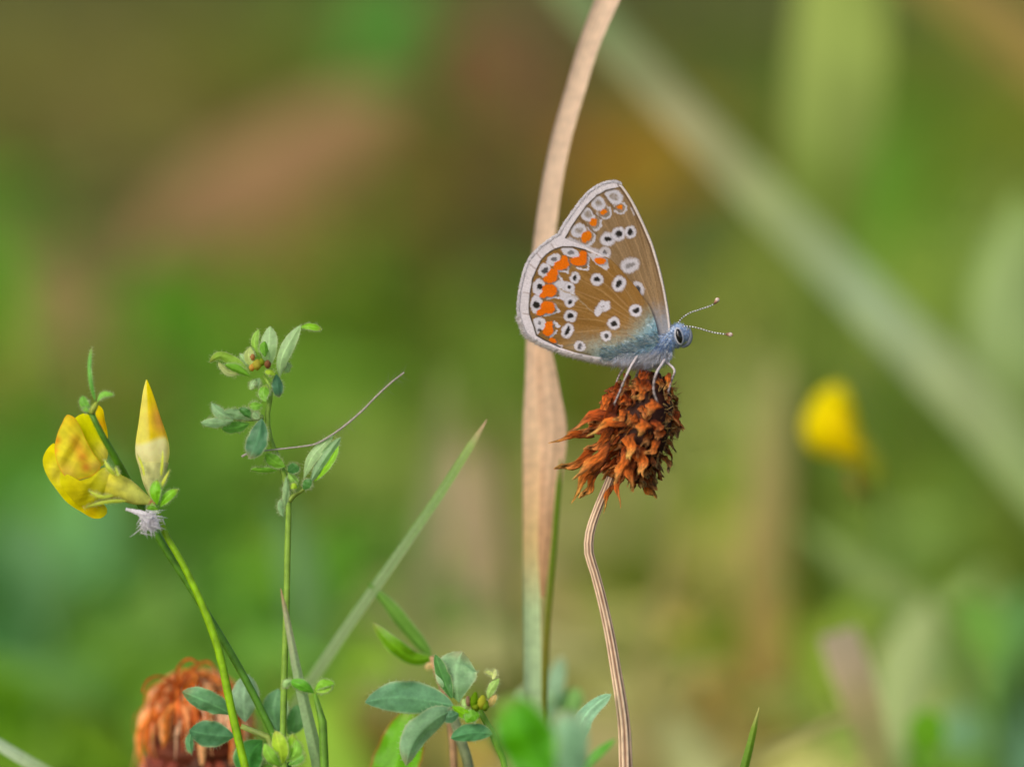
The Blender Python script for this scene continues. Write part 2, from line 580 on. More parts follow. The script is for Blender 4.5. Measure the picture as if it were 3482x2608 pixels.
def bg_leaf(name, label, cat, axis, W, d, col, petiole=True, mat=None, roll=0.2, fold=0.15, group=None, cup=0.1):
    """broad leaf on a stalk; axis view-pixel points base -> tip, W view-pixel width"""
    pts = [P(*VV(q[0], q[1]), d + (q[2] if len(q) > 2 else 0)) for q in axis]
    D = (FOCUS + d * .001) / FOCUS
    Wm = W * 1.5741 * PXM * D
    g = to_ground(pts[0], rng.uniform(-.01, .01), 0.01)
    root = thing(name, label, cat, g, group)
    c = lin(*col) * BGK
    mb = MB()
    sheet(mb, pts, prof_obov(Wm, 0.5, 0.6), np.array([c * .9, c, c * 1.05]), n=18, nv=9, roll=roll, fold=fold, cup=cup, ripple=0.12, rib=c * 1.3, seed=rng.randint(0, 99))
    mb.build('leaf_blade', mat or M_MEADOW, root)
    mb = MB()
    tube(mb, [g, (g + pts[0]) / 2 + np.array([.003, .004, 0]), pts[0]], [0.0012, 0.001, 0.0008], c * .9, n=12, sides=6)
    mb.build('stalk', M_STEM, root)
    return root


bg_blade('grass_blade', 'long pale green blade slanting down to the right behind the butterfly', 'grass blade',
         [(1060, -220), (1250, 0), (1400, 165), (1560, 335), (1700, 475), (1850, 622), (2000, 770), (2130, 900), (2260, 1050), (2420, 1260)],
         [70, 92, 98, 102, 106, 112, 120, 128, 132, 130], 82,
         [(112, 128, 78), (122, 140, 92), (160, 155, 112), (150, 165, 108), (150, 170, 130), (158, 172, 120), (140, 160, 100), (120, 140, 70)], roll=0.35, n=40)
bg_blade('grass_blade', 'broad upright yellow green blade rising above the slanting pale blade', 'grass blade',
         [(1835, -260), (1818, 40), (1805, 220), (1785, 420), (1760, 700), (1740, 950)], [140, 200, 210, 180, 130, 110], 110,
         [(150, 168, 82), (150, 168, 82), (146, 164, 84), (112, 134, 50), (100, 120, 45), (95, 115, 40)], roll=0.1)
bg_blade('grass_blade', 'pale green leaf blade standing at the end of the slanting blade', 'grass blade',
         [(2225, 420), (2190, 560), (2175, 750), (2190, 960), (2200, 1150)], [40, 140, 180, 150, 120], 100,
         [(140, 165, 90), (150, 172, 110), (150, 172, 110), (120, 140, 60), (100, 120, 40)])
bg_blade('dry_grass_stalk', 'straw coloured blade arching across the top right above green grass', 'grass blade',
         [(1960, -100), (2080, -10), (2230, 110), (2380, 300), (2450, 600)], [90, 110, 120, 100, 80], 150,
         [(150, 130, 70), (155, 132, 70), (140, 120, 60), (110, 110, 50)])
bg_leaf('dead_leaf', 'large withered brown leaf tilted in the grass above the small leafy sprig', 'dead leaf',
        [(300, 520), (480, 425), (680, 310), (860, 200)], 215, 225, (136, 106, 70))
bg_leaf('dead_leaf', 'ochre brown dead leaf partly behind the slanting pale blade', 'dead leaf',
        [(1220, 330), (1330, 330), (1520, 400)], 120, 230, (140, 104, 20))
bg_leaf('dead_leaf', 'reddish brown dead leaf beyond the top of the straw coloured stem', 'dead leaf',
        [(940, 60), (1060, 120), (1160, 240)], 150, 260, (112, 80, 50))
bg_leaf('dead_leaf', 'pinkish tan dead leaf hanging between the leaning green blade and the straw stem', 'dead leaf',
        [(1040, 1300), (1020, 1160), (1000, 960)], 120, 130, (158, 140, 110))
bg_leaf('dead_leaf', 'pale tan dead leaf in the grass above the yellow flower cluster', 'dead leaf',
        [(150, 760), (130, 660), (90, 570)], 130, 170, (130, 114, 70))
bg_leaf('dead_leaf', 'warm orange tan dead leaf near the ground right of the clover stalk', 'dead leaf',
        [(1560, 1520), (1590, 1420), (1600, 1330)], 120, 120, (156, 136, 76))
bg_leaf('broad_leaf', 'bright green leaf in the grass above the thin needle leaf', 'leaf',
        [(360, 760), (340, 660), (330, 560)], 130, 200, (76, 124, 18))
bg_leaf('broad_leaf', 'vivid green leaf high in the grass above the brown dead leaf', 'leaf',
        [(760, 160), (830, 60), (900, -60)], 150, 260, (66, 126, 40))
bg_leaf('broad_leaf', 'yellow green leaf at the grass edge beside the pale tan dead leaf', 'leaf',
        [(40, 760), (10, 640), (-20, 540)], 80, 190, (92, 150, 26))
bg_leaf('broad_leaf', 'lively green leaf between the upright blade and the slanting blade', 'leaf',
        [(1880, 560), (1910, 380), (1960, 260)], 130, 190, (80, 124, 26))
bg_leaf('broad_leaf', 'dull green leaf coloured dark for deep shade just right of the wing tip', 'leaf',
        [(1420, 560), (1500, 480), (1560, 400)], 110, 240, (66, 86, 48))  # leaf colour kept dark to stand for a deep shadow gap
bg_blade('dry_grass_stalk', 'blurred straw blade standing upright left of the far yellow flower', 'grass blade',
         [(1690, 780), (1668, 950), (1660, 1100), (1650, 1350)], [40, 80, 95, 90], 105,
         [(150, 150, 95), (160, 152, 96), (165, 150, 95), (165, 140, 80)])
bg_blade('dry_grass_stalk', 'pinkish straw blade with square tip below the far yellow flower', 'grass blade',
         [(1812, 1362), (1830, 1420), (1862, 1520), (1890, 1620)], [84, 92, 84, 70], 44,
         [(180, 165, 140), (186, 166, 140), (180, 165, 115), (150, 150, 90)], dx=0.004)
bg_leaf('broad_leaf', 'pale grey green leaf beside the pinkish straw blade', 'leaf',
        [(1930, 1640), (1950, 1480), (2010, 1300)], 130, 78, (158, 174, 116))
bg_leaf('round_leaf', 'small round bright green leaf low beside the pale grey green leaf', 'leaf',
        [(1995, 1630), (2000, 1580), (2005, 1530)], 80, 48, (100, 158, 22))
bg_leaf('broad_leaf', 'bluish green leaf standing behind the small round green leaf', 'leaf',
        [(2120, 1680), (2095, 1540), (2075, 1400)], 95, 110, (110, 148, 104))
bg_leaf('clover_leaf', 'green clover leaf above the bluish green leaf', 'leaf',
        [(2150, 1440), (2120, 1350), (2080, 1290)], 95, 72, (112, 158, 66))
bg_leaf('clover_leaf', 'dark green clover leaf overlapping the lighter clover leaf', 'leaf',
        [(2180, 1450), (2200, 1350), (2230, 1270)], 90, 95, (100, 148, 80))
bg_blade('grass_blade', 'hazy grey green blade standing between the pinkish tan dead leaf and the straw stem', 'grass blade',
         [(960, 800), (955, 950), (930, 1150), (905, 1400)], [12, 46, 60, 60], 95, [(128, 138, 80), (138, 142, 92), (140, 142, 100), (130, 138, 80)])
bg_blade('dry_grass_stalk', 'thin blurred straw stalk rising just right of the clover stalk', 'grass stalk',
         [(1470, 1010), (1452, 1150), (1430, 1300), (1400, 1480)], [14, 24, 28, 30], 88, [(150, 146, 84), (156, 146, 88), (160, 148, 96), (150, 140, 84)])
bg_blade('grass_blade', 'soft pale green blade leaning left over the hazy ground under the far yellow flower', 'grass blade',
         [(1720, 1130), (1800, 1190), (1905, 1260), (2040, 1340)], [14, 40, 56, 60], 92, [(118, 142, 72), (124, 144, 84), (130, 148, 90), (120, 142, 70)])
bg_blade('grass_blade', 'soft blue green blade behind the middle of the leafy sprig stem', 'grass blade',
         [(600, 1080), (640, 1190), (660, 1300), (670, 1450)], [20, 70, 80, 70], 100, [(96, 136, 72), (110, 146, 96), (104, 142, 86), (90, 128, 50)])
bg_blade('dry_grass_stalk', 'faint straw stalk lying low across the ground right of the small pointed blade tip', 'grass stalk',
         [(1900, 1520), (1800, 1560), (1700, 1600), (1600, 1650)], [10, 16, 18, 18], 40, [(166, 156, 108), (170, 158, 112), (164, 156, 104), (150, 146, 90)], dx=-0.02)
bg_blade('grass_blade', 'dark olive blade standing behind the dry tip of the leaning blade', 'grass blade',
         [(1062, 880), (1078, 980), (1096, 1100), (1108, 1260)], [8, 30, 36, 36], 80, [(92, 102, 40), (96, 104, 42), (104, 110, 46), (100, 108, 46)])
bg_leaf('broad_leaf', 'hazy blue green leaf low in the grass left of the yellow flower stem', 'leaf',
        [(90, 1340), (70, 1230), (30, 1100)], 130, 130, (92, 134, 84))
bg_leaf('broad_leaf', 'mid green leaf behind the stem of the small leafy sprig', 'leaf',
        [(720, 1340), (730, 1230), (770, 1120)], 130, 115, (74, 122, 22))

# ------------------------------------------------------------------ far yellow flower (blurred)
def far_flower():
    d = 58
    g = to_ground(P(*VV(1920, 1300), d + 110), 0.004)
    root = thing('yellow_pea_flower', 'blurred yellow pea flower on a stalk beyond the slanting pale blade', 'flower', g)
    y = lambda x, yy: lin(255, 240, 0)
    mb = MB(); dome(mb, [VV(*q) for q in [(1736, 935), (1748, 880), (1782, 840), (1818, 832), (1838, 866), (1850, 920), (1872, 970), (1850, 1000), (1800, 985), (1755, 970)]], d, 2.5, y, back=1.2)
    mb.build('banner_petal', M_PETAL, root)
    mb = MB(); dome(mb, [VV(*q) for q in [(1775, 930), (1800, 880), (1835, 900), (1855, 950), (1880, 990), (1850, 1000), (1805, 975)]], d - 2, 2, lambda x, yy: lin(252, 232, 0), back=1)
    mb.build('keel', M_PETAL, root)
    mb = MB(); tube(mb, [P(*VV(*q), d - 1) for q in [(1845, 965), (1870, 990), (1888, 1015), (1890, 1040)]], [56 * PXM, 50 * PXM, 34 * PXM, 14 * PXM], lin(172, 178, 34), n=12)
    mb.build('calyx', M_STEM, root)
    mb = MB(); tube(mb, [P(*VV(*q), d) for q in [(1840, 1010), (1848, 1045), (1860, 1075)]], [8 * PXM, 15 * PXM, 5 * PXM], lin(160, 110, 56), n=10)
    mb.build('withered_bud', M_RUST, root)
    mb = MB(); tube(mb, [P(*VV(1888, 1030), d), P(*VV(1900, 1090), d + 25), P(*VV(1915, 1180), d + 70), g], 0.0005, lin(150, 168, 84), n=16, sides=8)
    mb.build('stem', M_STEM, root)


far_flower()


# ------------------------------------------------------------------ grass near the focus plane
def near_blade(name, label, pts, widths, cols, roll=0.3, fold=0.35, mat=None, n=40, cat='grass blade', dx=0.0, twist=0.0, extend=True, nv=9):
    """pts full pixels (x, y, d) tip -> base"""
    q = [P(*p) for p in pts]
    w = [x * PXM for x in widths]
    if extend:
        g = to_ground(q[-1], dx, 0.006)
        q.append((q[-1] + g) / 2 + np.array([dx * .1, 0, 0])); w.append(w[-1])
        q.append(g); w.append(w[-1] * .8)
    else:
        g = q[-1]
    mb = MB()
    sheet(mb, q, w, np.array([lin(*c) for c in cols]) * 1.3, n=n, nv=nv, roll=roll, fold=fold, seed=rng.randint(0, 99), twist=twist, nvis=len(pts), rib=lin(*cols[len(cols) // 2]) * 1.25)
    o = mb.build(name, mat or M_LEAF, origin=g)
    return tag(o, label, cat)


near_blade('grass_blade', 'slender green blade with pinkish dry tip leaning right behind the sprigs',
           [(1656, 1426, 5), (1630, 1465, 5), (1560, 1575, 6), (1513, 1650, 6), (1422, 1783, 7), (1332, 1912, 8), (1199, 2100, 10), (1066, 2298, 12), (985, 2420, 13), (900, 2560, 15)],
           [2, 20, 33, 36, 38, 40, 42, 46, 48, 48],
           [(205, 160, 140), (150, 172, 95), (128, 160, 82), (128, 160, 90), (135, 162, 105), (140, 165, 112), (140, 165, 112), (120, 150, 80), (90, 120, 50)], roll=-0.5, dx=-0.03)
near_blade('grass_blade', 'upright grass blade with pale edge and reddish spots in front of the sprig stem',
           [(955, 2000, -3), (962, 2030, -3), (985, 2140, -3), (1014, 2287, -2.5), (1048, 2434, -2), (1088, 2608, -1.5), (1100, 2680, -1)],
           [3, 12, 24, 36, 44, 50, 50],
           [(200, 150, 110), (170, 160, 120), (184, 190, 150), (164, 188, 138), (154, 184, 132), (150, 182, 126), (120, 150, 80)], roll=0.45, dx=0.012, fold=0.4)
near_blade('grass_blade', 'pale grass blade crossing the bottom corner below the yellow flower stem',
           [(-260, 2410, 12), (-100, 2470, 11), (0, 2530, 10), (80, 2578, 9.5), (170, 2628, 9), (300, 2700, 9)],
           [16, 34, 42, 46, 48, 48],
           [(150, 175, 130), (165, 188, 150), (165, 188, 150), (150, 175, 120), (110, 145, 60)], roll=0.4, dx=0.02)
near_blade('grass_blade', 'small pointed green blade tip standing alone right of the clover stalk',
           [(2582, 2404, 1), (2574, 2440, 1), (2556, 2520, 1), (2534, 2608, 1), (2515, 2680, 1)], [4, 16, 26, 32, 36],
           [(190, 180, 110), (140, 165, 50), (110, 150, 40), (105, 145, 35), (90, 120, 30)], roll=0.3, fold=0.5, dx=-0.005)


def dry_stem():
    d = 10.5
    base = to_ground(P(1806, 2600, d), -0.002, 0.004)
    root = thing('dry_grass_stalk', 'tall straw coloured grass stem turning green below, just behind the butterfly', 'grass stem', base)
    C = np.array([lin(*c) for c in [(226, 196, 166)] * 10 + [(224, 194, 158), (224, 190, 146), (206, 182, 124), (168, 190, 140), (160, 186, 140), (130, 158, 84)]])
    mb = MB()
    pts = [(2130, -160), (2062, 0), (2000, 157), (1953, 314), (1908, 470), (1876, 627), (1852, 800), (1836, 960), (1826, 1120), (1822, 1260), (1814, 1450), (1812, 1650), (1808, 1857), (1808, 2060), (1810, 2330), (1806, 2600)]
    w = [96, 84, 74, 72, 72, 72, 74, 74, 74, 72, 74, 70, 62, 58, 60, 60]
    q = [P(x, y, d) for x, y in pts] + [base]
    C = C * 1.12
    w = [k * PXM for k in w] + [0.0017]
    sheet(mb, q, w, C, n=90, nv=27, roll=0.1, cup=-0.2, seed=4, ripple=0.08, nvis=len(pts), fibre=.16)
    mb.build('stem', M_DRY, root)
    # dry leaf sheath wrapped round its right side
    mb = MB()
    C2 = np.array([lin(*c) for c in [(230, 198, 164), (230, 196, 162), (224, 188, 152), (206, 162, 122), (178, 138, 92)]])
    pts = [(1846, 1120), (1856, 1230), (1870, 1350), (1882, 1460), (1876, 1600), (1862, 1750), (1850, 1900), (1846, 2030)]
    w = [24, 60, 84, 92, 80, 62, 40, 14]
    sheet(mb, [P(x, y, d - .3 - 0.3 * i / 7) for i, (x, y) in enumerate(pts)], [k * PXM for k in w], C2, n=50, nv=21, roll=0.15, fold=0.1, seed=8, ripple=0.12, fibre=.16)
    mb.build('leaf_sheath', M_DRY, root)


dry_stem()
near_blade('grass_blade', 'thin green blade standing close behind the dry straw stem',
           [(1908, 1560, 10), (1902, 1640, 10), (1890, 1800, 10), (1872, 2000, 10), (1856, 2260, 10), (1850, 2608, 11)], [4, 18, 22, 24, 24, 24],
           [(110, 145, 30), (100, 140, 25), (110, 135, 30), (130, 120, 40), (110, 130, 40)], roll=0.4)


# ------------------------------------------------------------------ dried clover head with its stalk
def floret_mesh(seed, long=1.0, pale=0.0):
    """withered tubular floret, unit length along +Z, about 0.3 wide: pleated, crumpled, torn at the mouth"""
    r = random.Random(seed)
    mb = MB()
    n, s = 13, 14
    bx, by = r.uniform(-.2, .2), r.uniform(-.15, .15)
    V = []; C = []
    cA = lin(96, 44, 22); cB = lin(206, 104, 32); cC = lin(232, 158, 84) * (1 + .2 * pale)  # first tone darkens the floret base as painted shading
    cA = cA * 1.45; cB = cB * 1.5; cC = cC * 1.35
    P0 = [[0.05, .10, .15, .165, .15, .125, .095, .06, .02], [0.05, 0.10, 0.15, 0.15, 0.12, 0.09, 0.06, 0.035, 0.012], [.06, .09, .12, .13, .12, .12, .11, .08, .03], [0.06, 0.09, 0.13, 0.16, 0.165, 0.15, 0.12, 0.09, 0.06], [0.07, 0.09, 0.11, 0.13, 0.12, 0.13, 0.16, 0.16, 0.12]][seed % 5]
    P1 = [[0.06, 0.09, 0.13, 0.16, 0.165, 0.15, 0.12, 0.09, 0.06], [0.05, 0.10, 0.15, 0.15, 0.12, 0.09, 0.06, 0.035, 0.012],
          [0.07, 0.09, 0.11, 0.13, 0.12, 0.13, 0.16, 0.18, 0.15], [0.05, .12, .17, .14, .10, .11, .14, .10, .05]][seed % 4]
    teeth = r.choice((2, 3, 3))
    for i in range(n):
        t = i / (n - 1)
        pr = float(np.interp(t, np.linspace(0, 1, 9), P0))
        cx = bx * math.sin(t * 2.8) + .06 * math.sin(t * 8 + seed); cy = by * math.sin(t * 2.2) + .03 * math.sin(t * 9 + seed * 2)
        for j in range(s):
            a = j * 2 * math.pi / s
            crum = float(vnoise(t * 6, j * .9, seed)) - .5 + .6 * (float(vnoise(t * 13, j * 1.9, seed + 7)) - .5)
            pleat = math.cos(5 * a + seed + 2.0 * t)
            k = pr * (1 + 0.8 * crum + 0.18 * pleat) * (1 - 0.12 * math.cos(2 * a + seed))
            z = t
            if i >= n - 2:
                z += 0.11 * math.cos(teeth * a + seed) * (1 if i == n - 1 else .4) + (.05 * (r.random() - .5))
            V.append((cx + k * math.cos(a), cy + .26 * k * math.sin(a) + .5 * k * k * math.cos(a) ** 2 / .17, z))
            m = cA * (1 - t / .5) + cB * (t / .5) if t < .5 else cB * (1 - (t - .5) / .5) + cC * ((t - .5) / .5)
            f = 0.8 + 0.55 * (float(vnoise(t * 3, j * 1.1, seed + 3)) - .3) + .12 * pleat
            C.append(m * max(.35, f))
    q = grid_quads(n, s, True)
    V.append((bx * math.sin(2.2), by * math.sin(1.7), 0.80)); C.append(lin(40, 22, 14))
    tr = [(n * s, (n - 1) * s + (j + 1) % s, (n - 1) * s + j) for j in range(s)]
    mb.add(V, C, q, tr)
    me = mb.mesh('floret')
    me.materials.append(M_FLORET)
    return me


def tint_copy(me, tint, name='floret'):
    m2 = me.copy()
    a = m2.color_attributes['Col']
    arr = np.zeros(len(m2.vertices) * 4, np.float32)
    a.data.foreach_get('color', arr)
    arr = arr.reshape(-1, 4)
    arr[:, :3] = np.clip(arr[:, :3] * np.array(tint, np.float32), 0, 1)
    a.data.foreach_set('color', arr.ravel())
    return m2


def orient(base, tip, roll, width_scale=1.0):
    z = np.asarray(tip) - np.asarray(base)
    L = np.linalg.norm(z); z = z / L
    x = nrm(np.cross(z, DIR + np.array([.01, 0, .02]))); y = np.cross(z, x)
    c, s = math.cos(roll), math.sin(roll)
    xr = x * c + y * s; yr = -x * s + y * c
    M = np.eye(4)
    M[:3, 0] = xr * L * width_scale; M[:3, 1] = yr * L * width_scale; M[:3, 2] = z * L; M[:3, 3] = base
    return Matrix(M.tolist())


def clover():
    top = P(2062, 1650, 0.3)
    g = to_ground(P(2134, 2640, 0.5), 0.006, 0.004)
    root = thing('dried_clover', 'withered rust brown clover head on a bent straw stalk under the butterfly', 'flower head', g)
    # stalk
    z5 = [(232, -30), (210, 30), (152, 170), (112, 300), (106, 400), (140, 520), (175, 650), (210, 800), (240, 950), (265, 1100), (290, 1250), (310, 1400), (322, 1657)]
    rr = [14, 15.5, 16, 17, 17.5, 17, 17.5, 18, 19, 20, 21.5, 23, 25]
    pts = [P(*Z5(*q), 0.3) for q in z5] + [P(2138, 3100, .5), g]
    rad = [r * PXM for r in rr] + [26 * PXM, 27 * PXM]

    def colfn(t, an, k):
        pale = lin(250, 222, 186); dark = lin(150, 112, 88)
        gr = (1 - k) / 0.16
        s = float(vnoise(t * 60, an * 1.2, 2))
        f = min(1, max(0, gr * 1.1 - 0.12 + 0.5 * (s - .5)))
        c = pale * (1 - f) + dark * f
        if t > 0.45:
            c = c * (1 - 0.25 * (t - .45))
        return c
    mb = MB()
    tube(mb, pts, rad, None, n=110, sides=40, flute=0.16, ribs=8, colfn=colfn)
    mb.build('stalk', M_DRY, root)
    # core, coloured dark to read as shadowed gaps between the florets
    cx, cy = Z4(1010, 720)
    mb = MB()
    A = [(cx + 20 - 80 * (t - .5), cy + (t - .5) * 1200 * .3077) for t in np.linspace(0, 1, 9)]
    rs = [20, 62, 86, 98, 102, 98, 86, 62, 22]
    tube(mb, [P(x, y, 0.3) for x, y in A], [r * PXM * .86 for r in rs], lin(62, 32, 20), n=24, sides=20, wob=.3)
    mb.build('core', M_RUST, root)
    kinds = {}
    for s in range(6):
        m = floret_mesh(s, pale=(s % 2))
        kinds[('o', s)] = tint_copy(m, (1.0, 1.0, 1.0))
        kinds[('b', s)] = tint_copy(m, (1.18, 1.22, 1.2))
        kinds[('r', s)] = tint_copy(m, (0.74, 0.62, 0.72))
        kinds[('g', s)] = tint_copy(m, (0.62, 0.86, 1.15))  # dull copy: shade of the right side put into the colour
        kinds[('d', s)] = tint_copy(m, (0.44, 0.48, 0.60))  # dark copy: among the front florets its colour stands for shadowed gaps
        kinds[('y', s)] = tint_copy(m, (1.0, 1.15, 0.95))

    def put(base, tip, ws, kind, s, roll):
        o = bpy.data.objects.new('floret', kinds[(kind, s)])
        COLL.objects.link(o)
        o.parent = root
        M = orient(np.array(base) - np.array(root.location), np.array(tip) - np.array(root.location), roll, ws)
        o.matrix_local = M
        return o
    # florets one can pick out (base, tip, width in zoom pixels, kind, depth mm at base / tip, shape)
    H = [((900, 680), (470, 828), 120, 'b', -2.6, -3.0, 1), ((520, 800), (55, 890), 105, 'o', -1.2, -1.2, 1),
         ((580, 880), (105, 1135), 125, 'b', -1.6, -1.9, 2), ((690, 890), (285, 1245), 125, 'b', -2.2, -2.6, 0),
         ((620, 1080), (300, 1530), 140, 'y', -1.2, -1.0, 1), ((560, 1150), (380, 1480), 120, 'y', -.4, -.2, 2),
         ((870, 980), (725, 1330), 118, 'b', -3.0, -3.3, 0), ((1050, 620), (970, 800), 150, 'b', -3.6, -4.1, 0),
         ((970, 790), (940, 1065), 118, 'b', -3.4, -3.8, 3), ((1090, 950), (1085, 1230), 140, 'o', -3.1, -3.4, 3),
         ((950, 1080), (950, 1420), 125, 'o', -2.8, -2.9, 1), ((800, 1220), (818, 1590), 70, 'o', -1.6, -1.6, 1),
         ((1230, 850), (1080, 1010), 95, 'o', -3.0, -3.4, 2), ((1170, 410), (1070, 575), 165, 'o', -3.0, -3.8, 0),
         ((1070, 250), (935, 400), 95, 'b', -2.9, -3.5, 2), ((760, 440), (400, 735), 165, 'r', -1.6, -1.6, 2),
         ((780, 590), (265, 785), 140, 'r', -2.0, -1.7, 1), ((700, 330), (540, 560), 120, 'o', -.8, -.8, 2),
         ((820, 200), (640, 300), 110, 'r', -1.0, -1.0, 2), ((700, 420), (470, 660), 150, 'o', -.9, -.7, 2), ((760, 260), (590, 440), 140, 'r', -.6, -.5, 2), ((640, 560), (330, 770), 120, 'o', -.6, -.4, 2), ((900, 130), (790, 230), 120, 'd', -1.6, -1.8, 2), ((740, 1340), (635, 1650), 70, 'y', -1.0, -.7, 1),
         ((980, 1330), (1160, 1530), 130, 'y', .6, .9, 0), ((870, 520), (740, 650), 100, 'o', -2.9, -3.3, 2),
         ((980, 560), (860, 660), 110, 'o', -3.1, -3.5, 0), ((1340, 120), (1300, 300), 70, 'b', -2.2, -2.4, 2),
         ((1010, 170), (900, 270), 120, 'o', -2.4, -2.8, 2), ((860, 330), (790, 460), 130, 'r', -2.4, -2.7, 2),
         ((1130, 200), (1080, 350), 130, 'r', -2.8, -3.1, 3), ((720, 720), (420, 940), 110, 'o', -1.8, -1.9, 2),
         ((1150, 640), (1180, 800), 110, 'r', -3.4, -3.7, 2), ((1270, 700), (1240, 860), 110, 'r', -3.0, -3.3, 3)]
    for i, (b, t, w, k, d0, d1, s) in enumerate(H):
        B = P(*Z4(*b), d0 + .5); T = P(*Z4(*t), d1 + .5)
        L = math.hypot(t[0] - b[0], t[1] - b[1])
        put(B, T, min(2.2, w / L / 0.33), k, s, rng.uniform(-.5, .5))
    # the others all round the head
    N = 262
    axis0 = P(A[0][0], A[0][1], .3); axis1 = P(A[-1][0], A[-1][1], .3)
    ax = nrm(axis1 - axis0); LL = np.linalg.norm(axis1 - axis0)
    e1 = nrm(np.cross(ax, DIR)); e2 = np.cross(ax, e1)
    for i in range(N):
        t = (i + .5) / N
        th = i * 2.39996 + rng.uniform(-.25, .25)
        n = e1 * math.cos(th) + e2 * math.sin(th)
        tt = 0.04 + 0.92 * t
        R = math.sqrt(max(0.02, 1 - (2 * tt - 1) ** 2)) * 98 * PXM * .85
        B = axis0 + ax * LL * tt + n * R
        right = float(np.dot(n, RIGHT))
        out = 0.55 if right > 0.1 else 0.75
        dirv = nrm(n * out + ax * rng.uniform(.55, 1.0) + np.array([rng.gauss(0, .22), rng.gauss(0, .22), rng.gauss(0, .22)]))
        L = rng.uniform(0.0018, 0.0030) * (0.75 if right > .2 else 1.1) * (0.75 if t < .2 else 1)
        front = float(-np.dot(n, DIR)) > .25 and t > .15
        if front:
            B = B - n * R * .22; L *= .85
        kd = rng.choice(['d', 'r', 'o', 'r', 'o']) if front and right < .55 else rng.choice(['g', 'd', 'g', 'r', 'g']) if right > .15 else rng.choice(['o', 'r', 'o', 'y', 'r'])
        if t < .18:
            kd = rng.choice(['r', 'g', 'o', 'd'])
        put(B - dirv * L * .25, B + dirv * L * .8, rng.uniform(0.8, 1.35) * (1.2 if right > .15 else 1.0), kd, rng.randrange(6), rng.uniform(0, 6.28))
    # fine dead threads on the shaded right flank
    mb = MB()
    m = 150
    base = []; dr = []; cc = []
    for i in range(m):
        th = rng.uniform(-1.1, 1.1); t = rng.uniform(.05, .9)
        n = RIGHT * math.cos(th) - DIR * math.sin(th) * (1 if rng.random() < .7 else -1)
        R = math.sqrt(max(0.02, 1 - (2 * t - 1) ** 2)) * 104 * PXM
        base.append(axis0 + ax * LL * t + n * R)
        dr.append(nrm(n * .6 + np.array([rng.gauss(0, .6), rng.gauss(0, .6), rng.gauss(0, .6)])))
        cc.append(lin(*rng.choice([(150, 118, 60), (170, 140, 84), (120, 84, 46)])))
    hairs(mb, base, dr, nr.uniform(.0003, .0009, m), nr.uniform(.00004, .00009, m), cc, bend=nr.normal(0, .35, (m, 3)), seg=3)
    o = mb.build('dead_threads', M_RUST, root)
    o['kind'] = 'stuff'
    return root


clover()


# ------------------------------------------------------------------ butterfly
def poly_sdf(x, y, pts):
    p = np.array(pts, float)
    n = len(p)
    d = np.full(x.shape, 1e9)
    ins = np.zeros(x.shape, bool)
    for i in range(n):
        a = p[i]; b = p[(i + 1) % n]
        ex, ey = b - a
        wx = x - a[0]; wy = y - a[1]
        t = np.clip((wx * ex + wy * ey) / (ex * ex + ey * ey + 1e-9), 0, 1)
        d = np.minimum(d, np.hypot(wx - ex * t, wy - ey * t))
        c = ((a[1] <= y) & (b[1] > y)) | ((b[1] <= y) & (a[1] > y))
        xi = a[0] + (y - a[1]) / (ey if abs(ey) > 1e-9 else 1e-9) * ex
        ins ^= c & (x < xi)
    return np.where(ins, -d, d)


def line_d(x, y, pts):
    d = np.full(x.shape, 1e9)
    for a, b in zip(pts[:-1], pts[1:]):
        a = np.array(a, float); b = np.array(b, float)
        e = b - a
        t = np.clip(((x - a[0]) * e[0] + (y - a[1]) * e[1]) / (e @ e), 0, 1)
        d = np.minimum(d, np.hypot(x - a[0] - e[0] * t, y - a[1] - e[1] * t))
    return d


def ell(x, y, cx, cy, rx, ry, ang=0):
    a = math.radians(ang)
    dx = x - cx; dy = y - cy
    u = dx * math.cos(a) + dy * math.sin(a); v = -dx * math.sin(a) + dy * math.cos(a)
    return np.hypot(u / rx, v / ry)


WHITE = lin(204, 200, 206); DARK = lin(38, 34, 28); ORANGE = np.array([.74, .15, .0])


def mixc(col, tgt, a):
    return col * (1 - a[:, None]) + np.asarray(tgt) * a[:, None]


HOUT = [(1903, 799), (1885, 808), (1869, 819), (1835, 846), (1807, 876), (1789, 913), (1777, 955), (1767, 1010), (1764, 1050), (1768, 1078), (1778, 1105), (1793, 1136), (1824, 1157), (1854, 1172), (1905, 1190), (1955, 1205), (2019, 1219), (2095, 1230), (2160, 1222), (2215, 1195)]
HCOSTA = [(2215, 1195), (2238, 1150), (2236, 1129), (2231, 1105), (2221, 1074), (2209, 1045), (2185, 1009), (2161, 975), (2137, 948), (2108, 914), (2078, 884), (2048, 868), (2018, 853), (1972, 831), (1930, 815), (1903, 799)]
HIN = [(1991, 851), (1949, 840), (1912, 840), (1885, 848), (1860, 864), (1842, 882), (1824, 917), (1811, 949), (1803, 999), (1799, 1037), (1801, 1070), (1813, 1103), (1824, 1140), (1849, 1155), (1905, 1181), (1955, 1197), (2019, 1210), (2095, 1222), (2220, 1215), (2290, 1150), (2280, 1080), (2200, 985), (2140, 925), (2080, 870), (2048, 876)]
FOUT = [(2240, 1165), (2150, 1080), (2000, 900), (1915, 815), (1903, 797), (1917, 770), (1940, 736), (1972, 692), (2007, 653), (2041, 631), (2075, 621), (2098, 621), (2112, 628)]
FCOSTA = [(2112, 628), (2132, 655), (2150, 684), (2188, 761), (2218, 832), (2240, 905), (2257, 975), (2268, 1035), (2275, 1083), (2278, 1117), (2272, 1141), (2258, 1160), (2240, 1165)]
